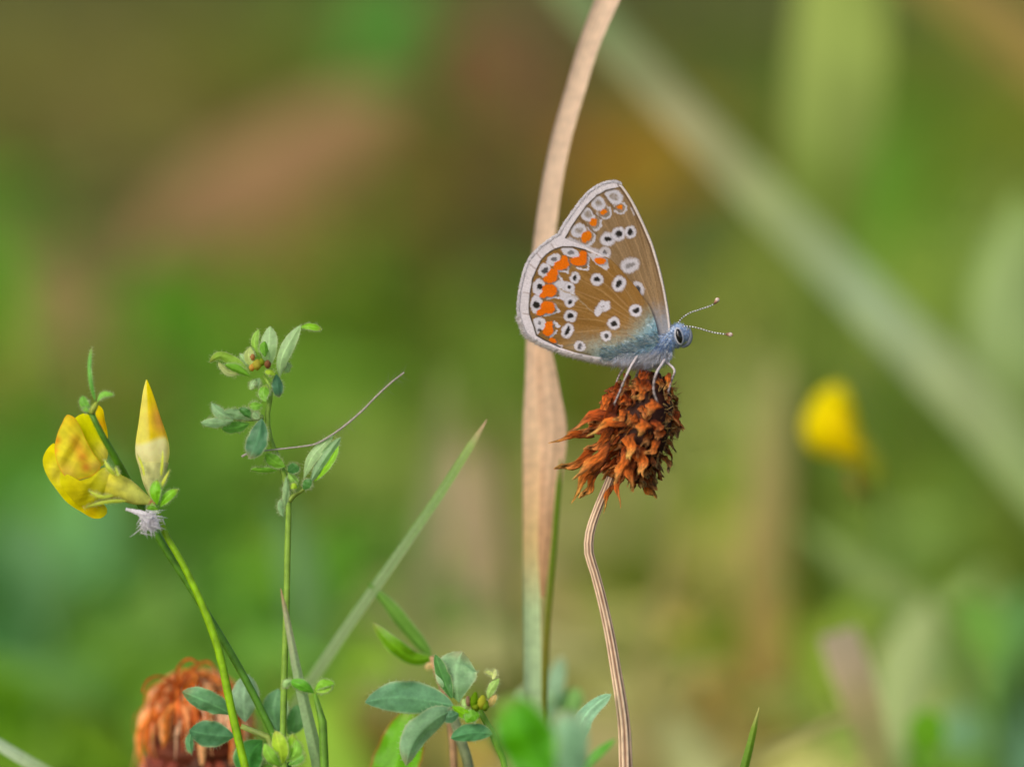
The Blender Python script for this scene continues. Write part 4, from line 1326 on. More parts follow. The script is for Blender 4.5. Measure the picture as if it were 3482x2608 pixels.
def sprig():
    zs = .4345
    g = to_ground(P(962, 2640, 0), 0.004, 0.003)
    root = thing('trefoil_sprig', 'upright leafy green sprig with grey green leaflets beside the yellow flower', 'plant', g)
    mb = MB()
    main = [P(*Z7(*q), 0) for q in [(590, 450), (640, 520), (645, 620), (625, 700), (622, 850), (650, 980), (690, 1080), (735, 1190), (770, 1300), (785, 1480), (782, 1657)]]
    low = [P(*Z8(*q), 0) for q in [(1186, 120), (1178, 500), (1166, 900), (1156, 1300), (1150, 1657), (1150, 1740)]]
    tube(mb, main + low + [g], [6 * PXM, 8 * PXM, 8 * PXM, 9 * PXM, 9 * PXM, 9 * PXM, 9.5 * PXM, 10 * PXM, 10 * PXM, 10 * PXM, 10.5 * PXM] + [11 * PXM] * 6 + [12 * PXM],
         np.array([lin(140, 178, 62), lin(106, 152, 56)]), n=90, sides=12, wob=.1)
    st = mb.build('stem', M_STEM, root)
    mb = MB()
    tube(mb, [P(*Z7(*q), -.4) for q in [(792, 1440), (830, 1390), (900, 1345), (930, 1310)]], [8 * PXM, 8 * PXM, 6 * PXM, 5 * PXM], lin(140, 165, 60), n=14)
    mb.build('side_stem', M_STEM, root)
    mb = MB()
    tube(mb, [P(*Z7(*q), -.6) for q in [(590, 780), (540, 790), (480, 800), (360, 790), (280, 765)]], [9 * PXM, 8 * PXM, 5 * PXM, 4 * PXM, 3 * PXM], lin(150, 178, 90), n=16)
    mb.build('leaf_stalk', M_STEM, root)
    T = [  # axis, width, colour, depth, roll, fold
        ([(620, 400), (632, 230), (640, 68)], 135, PALE, .6, .1, .2), ([(715, 470), (730, 330), (800, 180), (880, 62)], 105, PALE, -.4, .3, .35),
        ([(870, 80), (950, 66), (1045, 92)], 55, BRIGHT, -.5, .5, .3), ([(750, 330), (775, 380), (788, 430)], 60, PALE, -.6, .6, .3),
        ([(560, 310), (515, 190), (552, 92)], 60, (120, 160, 60), .2, .5, .4), ([(600, 310), (598, 185)], 70, GREEN, -.7, .5, .4),
        ([(495, 450), (340, 340), (250, 302), (168, 352)], 78, (130, 166, 60), -.6, .4, .4), ([(490, 465), (380, 410), (285, 372)], 70, GREEN, -1.0, .6, .5),
        ([(420, 430), (320, 430), (235, 345)], 50, (140, 152, 90), -.4, .4, .2), ([(475, 400), (440, 340), (400, 285)], 58, PALE, -.1, .4, .3),
        ([(505, 400), (470, 300), (485, 228)], 84, (144, 160, 92), -.8, .5, .3), ([(690, 440), (700, 530), (712, 622)], 88, (74, 120, 90), -.5, .3, .2),
        ([(606, 660), (590, 600), (605, 526)], 90, GREEN, -1.0, .2, .2), ([(585, 680), (520, 690), (468, 690)], 70, GREEN, -1.0, .4, .3),
        ([(505, 795), (450, 745), (398, 712)], 72, DKG, -1.2, .4, .3), ([(360, 790), (260, 750), (182, 668)], 84, GREY, -1.0, .3, .3),
        ([(358, 802), (230, 826), (98, 822)], 80, GREY, -1.4, .3, .2), ([(500, 800), (390, 760), (275, 742)], 84, GREY, -.9, .4, .3),
        ([(480, 830), (380, 860), (262, 868)], 96, (92, 146, 60), -.4, .5, .2), ([(575, 790), (545, 940), (480, 1105)], 170, (62, 110, 72), -1.8, .15, .15),
        ([(758, 1165), (680, 1130), (605, 1068)], 108, GREEN, -1.0, .2, .2), ([(700, 1195), (600, 1196), (490, 1190)], 46, GREEN, -.8, .6, .3),
        ([(780, 1205), (820, 1180), (862, 1140)], 92, DKG, -1.0, .2, .2), ([(866, 1325), (830, 1270), (785, 1215)], 70, (120, 160, 70), -.6, .5, .3),
        ([(905, 1260), (960, 1110), (1135, 918)], 90, PALE, -.4, .4, .3), ([(955, 1290), (1050, 1130), (1192, 938)], 100, GREY, -.9, .2, .3),
        ([(985, 1285), (1080, 1170), (1180, 1000)], 46, BRIGHT, -.5, .7, .4), ([(900, 1345), (930, 1300), (960, 1262)], 78, DKG, -1.2, .2, .2),
        ([(768, 1240), (770, 1360), (752, 1485)], 54, PALE, -1.2, .5, .3), ([(745, 1560), (728, 1480), (745, 1410)], 56, GREY, .4, .4, .3),
        ([(530, 480), (505, 510), (485, 560)], 46, PALE, -.2, .5, .3), ([(560, 470), (540, 520), (550, 550)], 44, GREY, -.2, .5, .3),
        ([(680, 450), (640, 425), (600, 432)], 50, LIME, -1.2, .5, .3), ([(800, 1340), (830, 1320), (852, 1335)], 60, LIME, -1.4, .3, .3),
        ([(560, 790), (535, 770), (515, 735)], 56, PALE, -1.6, .4, .3),
    ]
    for ax, W, c, d, ro, fo in T:
        leaf(root, Z7, ax, W, c, d, ro * rng.choice((-1, 1)), fo, zs=zs, dd=rng.uniform(-.8, .8))
    # flower buds in the crown
    for (x, y, r, c) in [(540, 370, 40, (196, 190, 70)), (500, 390, 24, (226, 180, 84)), (505, 310, 20, (200, 150, 92)), (622, 366, 30, (164, 116, 76)), (575, 350, 26, (150, 176, 40))]:
        mb = MB()
        a = Z7(x, y + r); b = Z7(x, y - r)
        tube(mb, [P(*a, -1.2), P(*Z7(x, y), -1.4), P(*b, -1.2)], [4 * PXM, r * zs * PXM, 4 * PXM], lin(*c), n=10, sides=10, wob=.5, seed=x)
        mb.build('flower_bud', M_PETAL, root)


sprig()


# ------------------------------------------------------------------ feathery awn caught on the sprig
def awn():
    zp = [(418, 1088), (470, 1062), (600, 1042), (700, 1030), (860, 1012), (990, 990), (1150, 900), (1350, 740), (1500, 590), (1600, 500), (1690, 430)]
    p = [P(*Z7(*q), -.9) for q in zp]
    sp = spline(p, 120)
    mb = MB()
    rad = np.interp(np.linspace(0, 1, 120), [0, .1, .3, .6, 1], [4.4, 2.6, 3.0, 3.8, 3.0]) * PXM
    tube(mb, sp, rad, lin(206, 198, 186), n=120, sides=7, wob=.3)
    m = 160
    t = nr.randint(60, 118, m)
    dr = np.array([nrm(tangents(sp)[i] * .5 + RIGHT * nr.normal(0, .2) - UP * nr.choice([-1, 1]) * .6 + DIR * nr.normal(0, .5)) for i in t])
    hairs(mb, sp[t], dr, nr.uniform(.0008, .0022, m), np.full(m, .22) * PXM, np.tile(lin(170, 168, 150), (m, 1)), seg=2)
    o = mb.build('feathery_awn', M_FUR, origin=p[3])
    tag(o, 'thin pale feathery seed awn caught across the leafy sprig', 'seed awn')


awn()


# ------------------------------------------------------------------ yellow bird's-foot flower
def yellow_plant():
    zs = .4344
    g = to_ground(P(846, 2660, -1), 0.006, 0.003)
    root = thing('yellow_flower_plant', 'yellow pea flower and pointed bud on a bright green stem', 'flower', g)
    # stem
    mb = MB()
    pts = [Z6(955, 1290), Z6(1015, 1390)] + [Z8(*q) for q in [(330, 20), (450, 230), (570, 480), (640, 650), (692, 800), (742, 1000), (782, 1200), (832, 1420), (890, 1657), (915, 1750)]]
    tube(mb, [P(*q, -1) for q in pts] + [g], [7 * PXM, 10 * PXM, 11 * PXM, 12 * PXM, 13 * PXM] + [14 * PXM] * 7 + [15 * PXM], np.array([lin(136, 184, 16), lin(152, 202, 16)]), n=80, sides=14)
    mb.build('stem', M_STEM, root)
    # darker stem with three fine leaves
    mb = MB()
    q2 = [Z6(470, 560), Z6(560, 740), Z6(670, 930), Z6(765, 1105), (546, 1839), (640, 1985), (731, 2131), (790, 2229), (839, 2317), (917, 2470), (960, 2560), (990, 2640)]
    g2 = to_ground(P(990, 2640, 1), .004)
    dep = [-3.2, -3.2, -2.6, -.6, .6, .8, 1, 1, 1, 1, 1, 1]
    tube(mb, [P(x, y, d) for (x, y), d in zip(q2, dep)] + [g2], [9 * PXM, 11 * PXM, 12 * PXM] + [13 * PXM] * 10, np.array([lin(84, 136, 26), lin(96, 146, 58)]), n=80, sides=12)
    second = thing('leafy_stem', 'dark green stem crossing in front of the yellow petals, needle leaf at top', 'plant', g2)
    mb.build('stem', M_STEM, second)
    leaf(second, Z6, [(515, 490), (480, 340), (470, 200), (488, 70)], 36, (92, 150, 60), -3.2, .3, .4, zs=zs, peak=.5, sharp=.35)
    leaf(second, Z6, [(480, 560), (430, 520), (415, 450)], 78, (96, 152, 50), -3.5, .2, .2, zs=zs, peak=.5)
    leaf(second, Z6, [(460, 580), (440, 560), (420, 575)], 40, (110, 160, 60), -3.6, .2, .2, zs=zs)
    leaf(second, Z6, [(530, 500), (570, 440), (662, 442)], 46, (110, 164, 60), -3.3, .5, .4, zs=zs)
    mb = MB(); tube(mb, [P(*Z6(480, 590), -3.4), P(*Z6(505, 545), -3.4), P(*Z6(530, 505), -3.3)], [9 * PXM, 12 * PXM, 6 * PXM], lin(156, 172, 60), n=10)
    mb.build('leaf_node', M_STEM, second)

    Y = lin(252, 236, 4); YL = lin(252, 240, 90); OR = lin(226, 120, 30); YG = lin(196, 196, 40)

    def grad(base, spots_):
        def f(x, y):
            c = np.array(base)
            for (sx, sy, r, col, k) in spots_:
                qx, qy = Z6(sx, sy)
                w = k * math.exp(-((x - qx) ** 2 + (y - qy) ** 2) / (r * zs) ** 2)
                c = c * (1 - w) + np.array(col) * w
            vx, vy = Z6(760, 1150)
            a = math.atan2(y - vy, x - vx) % (2 * math.pi)
            return c * (.86 + .24 * float(vnoise(a * 26, math.hypot(x - vx, y - vy) * .008, 5)))
        return f

    def petal(name, outl, d, b, base, sp=(), back=.3, parent=None, edge=None):
        mb = MB()
        dome(mb, [Z6(*q) for q in outl], d, b, grad(base, sp), back=back, crease=.6, edge=edge)
        return mb.build(name, M_PETAL, root, parent=parent)
    # banner behind
    petal('banner_petal', [(345, 640), (400, 596), (445, 588), (500, 640), (560, 760), (612, 860), (612, 930), (570, 1000), (500, 990), (430, 860)], .4, .3, lin(248, 248, 0), [(600, 900, 90, lin(240, 226, 120), .7)], back=.5)
    petal('banner_petal', [(520, 560), (540, 525), (566, 545), (590, 640), (612, 740), (612, 790), (585, 760), (545, 680)], .9, .3, lin(255, 238, 0), [(545, 680, 60, OR, .5)])
    # far lobe on the left and at the bottom
    petal('keel_petal', [(196, 820), (130, 880), (104, 950), (112, 1010), (140, 1080), (205, 1175), (300, 1290), (400, 1355), (520, 1412), (570, 1405), (610, 1360), (560, 1270), (420, 1180), (300, 1050), (230, 920)], .2, .5, lin(248, 240, 0), [(230, 1050, 90, YL, .8), (480, 1350, 70, lin(252, 214, 20), .6), (600, 1340, 60, YG, .8)], back=.9)
    # side wing with orange blush
    petal('wing_petal', [(300, 598), (252, 670), (215, 760), (198, 880), (215, 970), (260, 1060), (320, 1118), (420, 1100), (520, 1060), (560, 1000), (500, 900), (440, 790), (385, 670), (345, 615)], -1.0, .38, lin(246, 240, 60),
          [(355, 790, 50, lin(236, 160, 60), .45), (385, 860, 50, lin(232, 140, 54), .55), (415, 930, 46, lin(232, 130, 50), .65), (445, 1010, 40, lin(226, 116, 50), .75), (330, 640, 70, lin(244, 206, 30), .6), (212, 800, 34, lin(236, 140, 40), .8), (200, 880, 30, lin(236, 150, 50), .7), (290, 1050, 80, lin(232, 190, 90), .6), (520, 1000, 50, lin(226, 200, 90), .8)], back=.5, edge=lin(244, 190, 50))
    # keel / body towards the calyx
    petal('keel_petal', [(250, 1040), (330, 1112), (460, 1090), (590, 1010), (680, 1050), (705, 1130), (690, 1230), (600, 1270), (470, 1310), (380, 1300), (300, 1220), (240, 1130)], -.7, .9, lin(236, 236, 24),
          [(400, 1180, 130, lin(244, 230, 14), .8), (560, 1200, 130, lin(188, 190, 40), .8), (620, 1060, 70, lin(220, 214, 110), .6), (350, 1250, 70, lin(190, 180, 20), .5)], back=1.0)
    # calyx
    mb = MB()
    cal = [(980, 1300), (930, 1275), (850, 1240), (760, 1195), (680, 1160), (610, 1140)]
    tube(mb, [P(*Z6(*q), -.9) for q in cal], [x * zs * PXM for x in (16, 34, 66, 92, 112, 118)], None, n=24, sides=20, flat=.9, cap=False,
         colfn=lambda t, an, k: np.array(lin(200, 120, 80) if t < .12 else lin(206, 212, 100)) * (1 - t * t) + lin(236, 226, 60) * t * t * (.8 + .2 * math.cos(6 * an)))
    ca = mb.build('calyx', M_STEM, root)
    for ax, W in [([(700, 1080), (682, 1040), (672, 1000)], 24), ([(670, 1070), (620, 1020), (586, 948)], 36), ([(660, 1230), (560, 1240), (462, 1192)], 34), ([(760, 1275), (580, 1285), (425, 1330)], 30)]:
        leaf(root, Z6, ax, W, (166, 182, 64), -3.0, .3, .3, zs=zs, name='sepal', parent=ca, peak=.35, sharp=.8)
    # bud
    mb = MB()
    ax = [(968, 1010), (965, 930), (962, 860), (955, 760), (942, 620), (930, 480), (921, 380), (918, 325)]
    rr = [112, 136, 140, 126, 90, 56, 26, 4]

    def bc(t, an, k):
        s = float(sstep(1.55, 1.35, an))
        c = lin(255, 248, 120) * s + Y * (1 - s)  # left half paler: the lit facet is put into the bud colour
        w = math.exp(-((t - .52) / .2) ** 2) * max(0, math.cos(an - 2.5)) ** 2
        c = c * (1 - .75 * w) + lin(228, 150, 92) * .75 * w
        k2 = float(sstep(.34, .26, t + .03 * math.sin(an * 2)))
        c = c * (1 - k2) + lin(255, 252, 196) * k2
        return c
    tube(mb, [P(*Z6(*q), -.3) for q in ax], [r * zs * PXM for r in rr], None, n=60, sides=40, flat=.8, colfn=bc, ribs=6, flute=.10)
    mb.build('bud_petal', M_PETAL, root)
    mb = MB()
    tube(mb, [P(*Z6(*q), -.3) for q in [(975, 1290), (962, 1200), (962, 1120), (968, 1040), (970, 970)]], [r * zs * PXM for r in (16, 44, 78, 104, 122)], None, n=22, sides=22, flat=.85, cap=False,
         colfn=lambda t, an, k: lin(236, 236, 160) * (.85 + .15 * math.cos(an * 5)) if t > .3 else lin(206, 214, 120))
    bcx = mb.build('bud_calyx', M_STEM, root)
    for axp, W in [([(900, 1080), (875, 980), (842, 905)], 22), ([(1030, 1080), (1040, 970), (1045, 872)], 24), ([(1020, 1180), (1060, 1100), (1098, 1030)], 26)]:
        leaf(root, Z6, axp, W, (170, 180, 60), -2.4, .3, .3, zs=zs, name='sepal', parent=bcx, peak=.35, sharp=.8)
    # bracts
    leaf(root, Z6, [(1000, 1300), (985, 1210), (1000, 1105)], 92, (104, 164, 22), -2.6, .15, .2, zs=zs, name='bract')
    leaf(root, Z6, [(1025, 1320), (1080, 1240), (1165, 1182)], 74, (112, 170, 26), -2.2, .2, .25, zs=zs, name='bract')
    leaf(root, Z6, [(1000, 1330), (960, 1330), (915, 1340)], 50, (90, 140, 30), -2.4, .2, .25, zs=zs, name='bract')
    # white bristly fluff
    mb = MB()
    tube(mb, [P(*Z6(*q), -2.2) for q in [(755, 1335), (830, 1360), (900, 1385), (960, 1440), (990, 1500)]], [x * zs * PXM for x in (12, 18, 30, 40, 22)], lin(250, 246, 250), n=20, sides=12, wob=.7)
    m = 130
    B = []; Dv = []
    for i in range(m):
        a = rng.uniform(-.35, 2.5)
        x, y = 930 + rng.gauss(0, 34), 1420 + rng.gauss(0, 34)
        B.append(P(*Z6(x, y), -2.8 + rng.uniform(-.4, .4)))
        Dv.append(nrm(RIGHT * math.cos(a) * .9 - UP * abs(math.sin(a)) * (1 if a < 3.3 else -.3) * 1.1 - DIR * rng.uniform(-.2, .7)))
    hairs(mb, B, Dv, nr.uniform(50, 125, m) * zs * PXM, nr.uniform(4.5, 8, m) * zs * PXM, np.array([lin(255, 252, 255) * rng.uniform(.85, 1.1) for _ in range(m)]), bend=nr.normal(0, .18, (m, 3)), seg=4)
    o = mb.build('white_fluff', M_FUR, origin=P(*Z6(1000, 1420), -2.2))
    tag(o, 'white bristly tuft of fluff stuck to the stem under the yellow flower', 'fluff')


yellow_plant()


# ------------------------------------------------------------------ low leaves at the foot of the sprig
def foot_leaves():
    zs = .4875
    g = to_ground(P(925, 2660, 2), .003)
    root = thing('trefoil_plant', 'low trefoil plant with folded blue green leaflets below the yellow flower stem', 'plant', g)
    mb = MB()
    tube(mb, [P(*Z8(*q), 1.6) for q in [(860, 1370), (950, 1400), (1060, 1455), (1110, 1560), (1090, 1720)]] + [g], [9 * PXM, 11 * PXM, 12 * PXM, 12 * PXM, 12 * PXM, 13 * PXM], lin(160, 182, 90), n=30)
    mb.build('leaf_stalk', M_STEM, root)
    T = [([(800, 1290), (650, 1210), (450, 1130)], 160, (92, 140, 96), 1.6, .3, .3, -1.0), ([(815, 1440), (660, 1430), (500, 1400)], 190, (80, 130, 90), 1.2, .2, .25, -1.2),
         ([(520, 1400), (505, 1470), (515, 1565)], 56, (98, 150, 100), .4, .5, .3, -.5), ([(890, 1340), (880, 1180), (910, 1010)], 200, (116, 150, 116), 3.0, .25, .2, .6),
         ([(1120, 1420), (1090, 1260), (1120, 1110)], 190, (92, 138, 92), 3.6, .25, .25, .6), ([(1190, 1430), (1240, 1330), (1250, 1220)], 150, (88, 138, 78), 5.5, .2, .2, 0),
         ([(1010, 1470), (930, 1560), (900, 1720)], 210, (64, 128, 56), 2.0, .2, .2, -.6)]
    for ax, W, c, d, ro, fo, dd in T:
        leaf(root, Z8, ax, W, c, d, ro, fo, zs=zs, dd=dd)
    # light green shoot in front
    g3 = to_ground(P(965, 2680, -2), .001)
    sh = thing('young_shoot', 'light green young trefoil shoot at the foot of the sprig', 'plant', g3)
    mb = MB(); tube(mb, [P(*Z8(1160, 1600), -2), P(*Z8(1165, 1700), -2), g3], [11 * PXM, 11 * PXM, 12 * PXM], lin(130, 170, 60), n=14)
    mb.build('stem', M_STEM, sh)
    for ax, W, c in [([(1150, 1640), (1130, 1530), (1100, 1400)], 120, LIME), ([(1170, 1630), (1210, 1530), (1222, 1425)], 90, (130, 172, 50)), ([(1140, 1650), (1070, 1590), (1022, 1490)], 90, (124, 170, 60)),
                     ([(1190, 1640), (1250, 1600), (1308, 1560)], 70, (98, 150, 60)), ([(1180, 1600), (1240, 1560), (1250, 1470)], 80, (118, 164, 60))]:
        leaf(sh, Z8, ax, W, c, -2.2, .3, .35, zs=zs, dd=-.8)
    # small sprout beside the grass blade
    g4 = to_ground(P(1104, 2660, -2), .002)
    sp = thing('green_sprout', 'short green sprout with two rounded leaflets beside the spotted grass blade', 'plant', g4)
    mb = MB(); tube(mb, [P(*Z8(*q), -2.4) for q in [(1375, 1145), (1400, 1180), (1425, 1300), (1436, 1480), (1442, 1657)]] + [g4], [7 * PXM, 12 * PXM, 14 * PXM, 15 * PXM, 15 * PXM, 15 * PXM], lin(104, 152, 44), n=30, sides=12)
    mb.build('stem', M_STEM, sp)
    for ax, W, c, ro in [([(1370, 1140), (1290, 1090), (1200, 1060)], 84, (88, 150, 40), .3), ([(1225, 1060), (1185, 1066), (1163, 1112)], 46, (150, 186, 120), .3), ([(1375, 1125), (1420, 1075), (1512, 1072)], 56, (112, 164, 40), .4), ([(1380, 1130), (1440, 1122), (1498, 1088)], 34, (130, 172, 50), .5)]:
        leaf(sp, Z8, ax, W, c, -2.6, ro, .25, zs=zs)


foot_leaves()


# ------------------------------------------------------------------ rosette in the middle
def rosette():
    zs = .4273
    g = to_ground(P(1600, 2680, 0), .003)
    root = thing('trefoil_rosette', 'rosette of blue green trefoil leaflets round a yellow green bud', 'plant', g)
    mb = MB(); tube(mb, [P(*R1(*q), .3) for q in [(990, 1170), (1080, 1330), (1150, 1480), (1215, 1657), (1230, 1740)]] + [g], [10 * PXM, 12 * PXM, 11 * PXM, 11 * PXM, 11 * PXM, 12 * PXM], lin(110, 160, 30), n=30)
    mb.build('stem', M_STEM, root)
    mb = MB(); tube(mb, [P(*R1(*q), 5) for q in [(800, 1260), (850, 1420), (930, 1657), (950, 1760)]] + [to_ground(P(1615, 2700, 5))], [17 * PXM, 17 * PXM, 18 * PXM, 18 * PXM, 20 * PXM], lin(140, 152, 108), n=20)
    mb.build('side_stem', M_STEM, root)
    T = [([(800, 1165), (560, 1120), (330, 1100), (98, 1140)], 260, (96, 142, 104), -1.0, .15, .2, -1.0, .5), ([(845, 1140), (820, 980), (820, 860), (870, 735)], 330, (116, 152, 108), -.6, .2, .25, .8, .6),
         ([(790, 1110), (720, 960), (655, 760)], 110, (70, 118, 60), -.9, .6, .3, .3, .5), ([(800, 1200), (640, 1280), (500, 1420), (425, 1642)], 215, (112, 148, 110), -1.4, .3, .35, -1.0, .5),
         ([(840, 1230), (760, 1255), (700, 1240)], 110, (84, 126, 92), -1.6, .2, .2, 0, .5), ([(1110, 1390), (960, 1380), (780, 1425)], 150, (84, 140, 92), -.8, .25, .25, -.4, .5),
         ([(1010, 1260), (900, 1240), (790, 1170)], 90, (112, 168, 20), -1.8, .4, .3, 0, .5), ([(900, 1300), (940, 1250), (1010, 1240)], 110, (92, 148, 24), -1.9, .2, .2, 0, .5),
         ([(1075, 1110), (1110, 1010), (1165, 950)], 70, (140, 172, 90), -1.0, .3, .4, 0, .5), ([(1110, 960), (1125, 920), (1130, 872)], 34, (190, 200, 130), -1.0, .3, .2, 0, .5), ([(1120, 930), (1085, 905), (1045, 898)], 34, (180, 192, 120), -1.0, .3, .2, 0, .5),
         ([(890, 1190), (885, 1150), (880, 1110)], 50, (150, 180, 110), -1.4, .3, .3, 0, .5), ([(1075, 1180), (1110, 1120), (1140, 1075)], 60, (180, 150, 90), -1.0, .3, .3, 0, .5)]
    for ax, W, c, d, ro, fo, dd, pk in T:
        leaf(root, R1, ax, W, c, d, ro, fo, zs=zs, dd=dd, peak=pk)
    for (x0, y0, x1, y1, r, c) in [(960, 1190, 975, 1060, 34, (120, 165, 20)), (1020, 1190, 1035, 1085, 38, (196, 200, 60)), (990, 1200, 960, 1130, 30, (150, 178, 40)), (1050, 1200, 1060, 1130, 30, (140, 176, 40)), (920, 1160, 915, 1095, 18, (170, 140, 110))]:
        mb = MB(); tube(mb, [P(*R1(x0, y0), -1.8), P(*R1((x0 + x1) / 2, (y0 + y1) / 2), -2.0), P(*R1(x1, y1), -1.8)], [8 * PXM, r * zs * PXM, 5 * PXM], lin(*c), n=12, sides=10, wob=.3)
        mb.build('flower_bud', M_PETAL, root)
    # folded leaf pair leaning left behind
    g2 = to_ground(P(1540, 2660, 7), .002)
    fl = thing('folded_leaf', 'pair of folded bright green leaflets crossing the leaning grass blade', 'plant', g2)
    mb = MB(); tube(mb, [P(*R1(*q), 6) for q in [(625, 775), (660, 860), (710, 1010), (760, 1200), (800, 1500), (810, 1760)]] + [g2], [8 * PXM, 11 * PXM, 12 * PXM, 13 * PXM, 14 * PXM, 14 * PXM, 15 * PXM], lin(190, 150, 110), n=30)
    mb.build('stem', M_STEM, fl)
    leaf(fl, R1, [(625, 780), (450, 580), (280, 370), (118, 190)], 130, (92, 132, 50), 9, .5, .3, zs=zs, peak=.4)
    leaf(fl, R1, [(630, 790), (500, 800), (330, 690), (155, 508)], 140, (96, 142, 14), 8, .3, .3, zs=zs, peak=.42)
    leaf(fl, R1, [(640, 830), (610, 850), (580, 880)], 60, (214, 170, 120), 6, .3, .3, zs=zs)
    # big soft leaf close to the lens
    def soft(name, label, ax, W, c, d, ro, pk=.5, sh=.5, gx=None, edge=None):
        base = P(*R1(*ax[0]), d)
        gg = to_ground(base, .002)
        t = thing(name, label, 'leaf', gg)
        f = (FOCUS + d * .001) / FOCUS
        leaf(t, R1, ax, W * f, c, d, ro, .2, zs=zs, peak=pk, sharp=sh, name='leaf_blade', edge=edge)
        mb = MB(); tube(mb, [base, (base + gg) / 2 + np.array([.001, .001, 0]), gg], [8 * PXM, 10 * PXM, 12 * PXM], lin(*c) * .9, n=12)
        mb.build('stalk', M_STEM, t)
    soft('broad_leaf', 'soft bright green leaf covering the right of the rosette', [(1480, 1800), (1420, 1560), (1330, 1340), (1150, 1120)], 460, (70, 142, 8), -30, .1, .5, .45)
    soft('broad_leaf', 'soft blue green leaf beside the bright green leaf at the rosette', [(1700, 1800), (1720, 1560), (1700, 1380), (1650, 1200)], 330, (124, 164, 128), -22, .15, .55, .4)
    soft('broad_leaf', 'hazy grey green leaf in front of the straw stem foot', [(1560, 1420), (1480, 1260), (1420, 1120), (1380, 985)], 330, (134, 168, 128), 20, .2, .5, .5)
    soft('broad_leaf', 'upright hazy blue green leaf beside the straw stem foot', [(1590, 1260), (1600, 1060), (1630, 900), (1680, 765)], 150, (128, 160, 128), 22, .2, .5, .5)
    soft('broad_leaf', 'hazy yellow green leaf right of the straw stem foot', [(1640, 1360), (1720, 1180), (1800, 1030)], 200, (122, 166, 90), 22, .2, .5, .5)
    soft('pointed_leaf', 'pointed blue green leaf tip close beside the clover stalk', [(1780, 1480), (1830, 1270), (1940, 1150), (2055, 1075)], 150, (116, 158, 124), -1.5, .5, .4, .6)
    soft('pointed_leaf', 'narrow bright green leaf rising from the bottom towards the clover stalk', [(1720, 1760), (1880, 1600), (2090, 1430)], 90, (84, 150, 40), 12, .4, .4, .6)
    soft('broad_leaf', 'bright green leaf with reddish edge behind the rosette', [(250, 1900), (330, 1660), (400, 1440), (470, 1180)], 400, (96, 160, 8), 6, .1, .35, .5, edge=(190, 90, 40))


rosette()


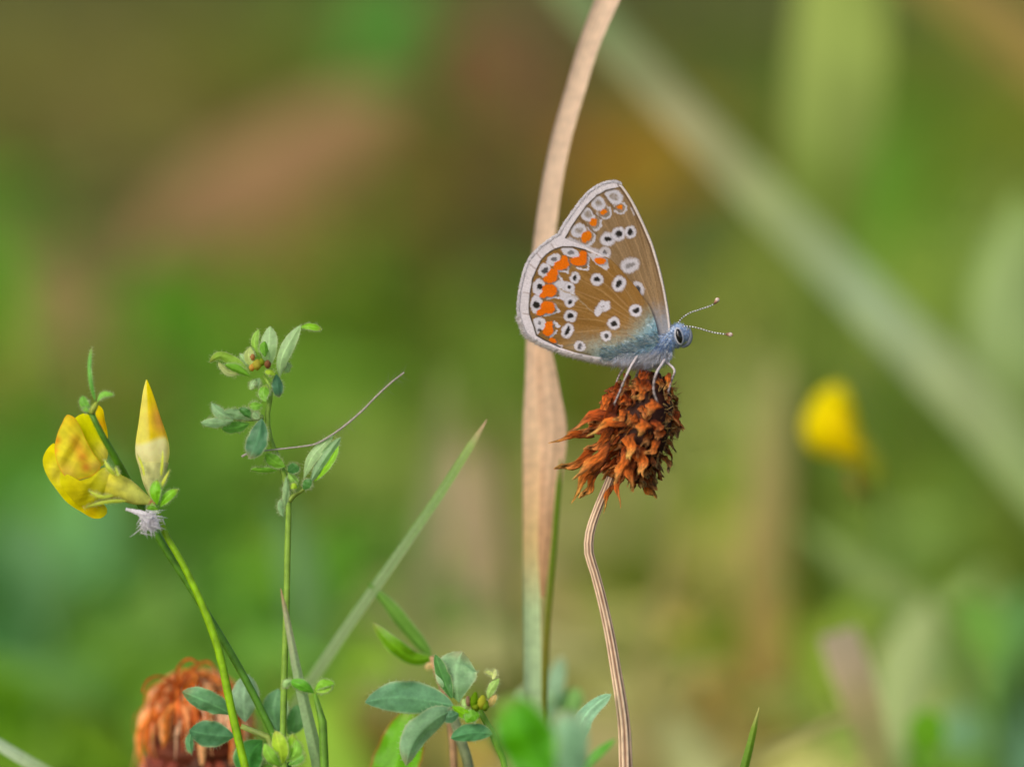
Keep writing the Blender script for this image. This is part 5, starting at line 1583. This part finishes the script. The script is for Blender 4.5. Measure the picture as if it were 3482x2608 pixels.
# ------------------------------------------------------------------ second withered flower head, bottom left
def shaggy_head():
    d0 = 16
    g = to_ground(P(640, 2700, d0), .002)
    root = thing('shaggy_clover_head', 'shaggy orange brown withered clover head with curled threads under the yellow flower', 'flower head', g)
    mb = MB(); tube(mb, [P(645, 2600, d0), P(642, 2720, d0), g], [18 * PXM, 20 * PXM, 24 * PXM], lin(120, 110, 60), n=12)
    mb.build('stalk', M_STEM, root)
    mb = MB()
    tube(mb, [P(*R5(*q), d0) for q in [(1600, 580), (1630, 700), (1640, 860), (1640, 1050), (1640, 1240), (1640, 1420)]], [x * .4069 * PXM for x in (60, 230, 350, 400, 400, 240)], np.array([lin(120, 60, 24), lin(96, 44, 30)]), n=24, sides=24, wob=.4)
    mb.build('core', M_RUST, root)
    pal = [(214, 130, 52), (204, 114, 46), (228, 170, 112), (196, 104, 44), (232, 186, 146), (214, 142, 84)]
    CX = 1640

    def ex(ca, sa, f, y):
        return P((CX + ca * f) * .4069, 2100 + y * .4069, d0 + sa * f * .4069 * PXM * 1000)
    for i in range(270):
        th = i * 2.39996
        t = (i + .5) / 270
        r0 = 480 * math.sqrt(.04 + .9 * t)
        ca, sa = math.cos(th), math.sin(th)
        y0 = 470 + 330 * t * t + rng.uniform(-40, 30); L = rng.uniform(260, 520)
        b = 1.05 + .12 * rng.random()
        sw = rng.uniform(-.55, .55)
        c2, s2 = math.cos(th + sw), math.sin(th + sw)
        p = [ex(ca, sa, r0 * .25, y0 + 70), ex(ca, sa, r0 * .7, y0 - 30 + 50 * rng.random()), ex(c2, s2, r0 * b, y0 + L * .35), ex(c2, s2, r0 * b * 1.02, y0 + L * .7), ex(c2, s2, r0 * (b - .1 + .25 * rng.random()), y0 + L)]
        w = rng.choice((7, 9, 12, 16, 26, 38)) * .4069 * PXM * 2
        mb = MB()
        sheet(mb, p, [w * .4, w * .5, w, w * .8, w * .15], lin(*pal[rng.randrange(6)]) * rng.uniform(1.0, 1.5), n=12, nv=5, roll=rng.uniform(-.6, .6), fold=.6, ripple=.5, seed=i, view=nrm(DIR * .6 - (RIGHT * ca + DIR * sa) * .8), twist=rng.uniform(-.8, .8))
        mb.build('withered_petal', M_RUST, root)
    for i in range(46):
        th = i * 2.39996
        ca, sa = math.cos(th), math.sin(th)
        y0 = rng.uniform(1120, 1340)
        mb = MB()
        sheet(mb, [ex(ca, sa, 380, y0 - 40), ex(ca, sa, 450, y0 + 20), ex(ca, sa, 490, y0 + 140), ex(ca, sa, 480, y0 + 220)], [.0006, .0012, .001, .0002], lin(*rng.choice([(170, 84, 60), (130, 62, 46), (84, 50, 34), (186, 112, 84)])), n=8, nv=5, roll=rng.uniform(-.5, .5), fold=.5, ripple=.3, seed=i, view=nrm(DIR * .6 - (RIGHT * ca + DIR * sa) * .8))
        mb.build('dry_sepal', M_RUST, root)
    strands = [[(1475, 620), (1475, 500), (1500, 400), (1580, 345), (1660, 385)], [(1490, 600), (1420, 520), (1320, 490), (1230, 530), (1190, 630)], [(1490, 560), (1520, 470), (1570, 440), (1630, 480), (1640, 570)],
               [(1490, 640), (1400, 580), (1300, 620), (1250, 740)], [(1500, 620), (1580, 520), (1700, 470), (1780, 540)], [(1480, 660), (1360, 640), (1280, 720), (1260, 860)], [(1500, 560), (1640, 400), (1740, 370), (1820, 470)],
               [(1520, 600), (1640, 500), (1760, 470), (1850, 580)], [(1480, 640), (1440, 560), (1380, 540), (1330, 600), (1310, 700)], [(1500, 640), (1560, 560), (1600, 560), (1600, 640)]]
    for i in range(46):
        th = rng.uniform(0, 6.28); ca, sa = math.cos(th), math.sin(th)
        f0 = rng.uniform(40, 330); y0 = 520 + f0 * f0 / 520
        r1 = rng.uniform(50, 120); up = rng.uniform(40, 110)
        dth = rng.uniform(-.5, .5); c2, s2 = math.cos(th + dth), math.sin(th + dth)
        mb = MB()
        tube(mb, [ex(ca, sa, f0, y0 + 60), ex(ca, sa, f0 + r1 * .3, y0 - up * .7), ex(c2, s2, f0 + r1, y0 - up), ex(c2, s2, f0 + r1 * 1.7, y0 - up * .2), ex(c2, s2, f0 + r1 * 1.6, y0 + rng.uniform(40, 200))],
             [4.5 * PXM, 4.5 * PXM, 4 * PXM, 3.5 * PXM, 2 * PXM], lin(*rng.choice([(234, 150, 60), (222, 128, 48), (240, 180, 110)])), n=18, sides=6)
        mb.build('curled_thread', M_RUST, root)
    for i, s in enumerate(strands):
        mb = MB()
        tube(mb, [P(*R5(*q), d0 - 4 + .6 * (i % 5) + (-.8 * k)) for k, q in enumerate(s)], [6 * PXM, 6 * PXM] + [5 * PXM] * (len(s) - 3) + [3 * PXM], lin(*rng.choice([(214, 126, 40), (204, 110, 36), (196, 96, 30)])), n=26, sides=7)
        mb.build('curled_thread', M_RUST, root)


shaggy_head()
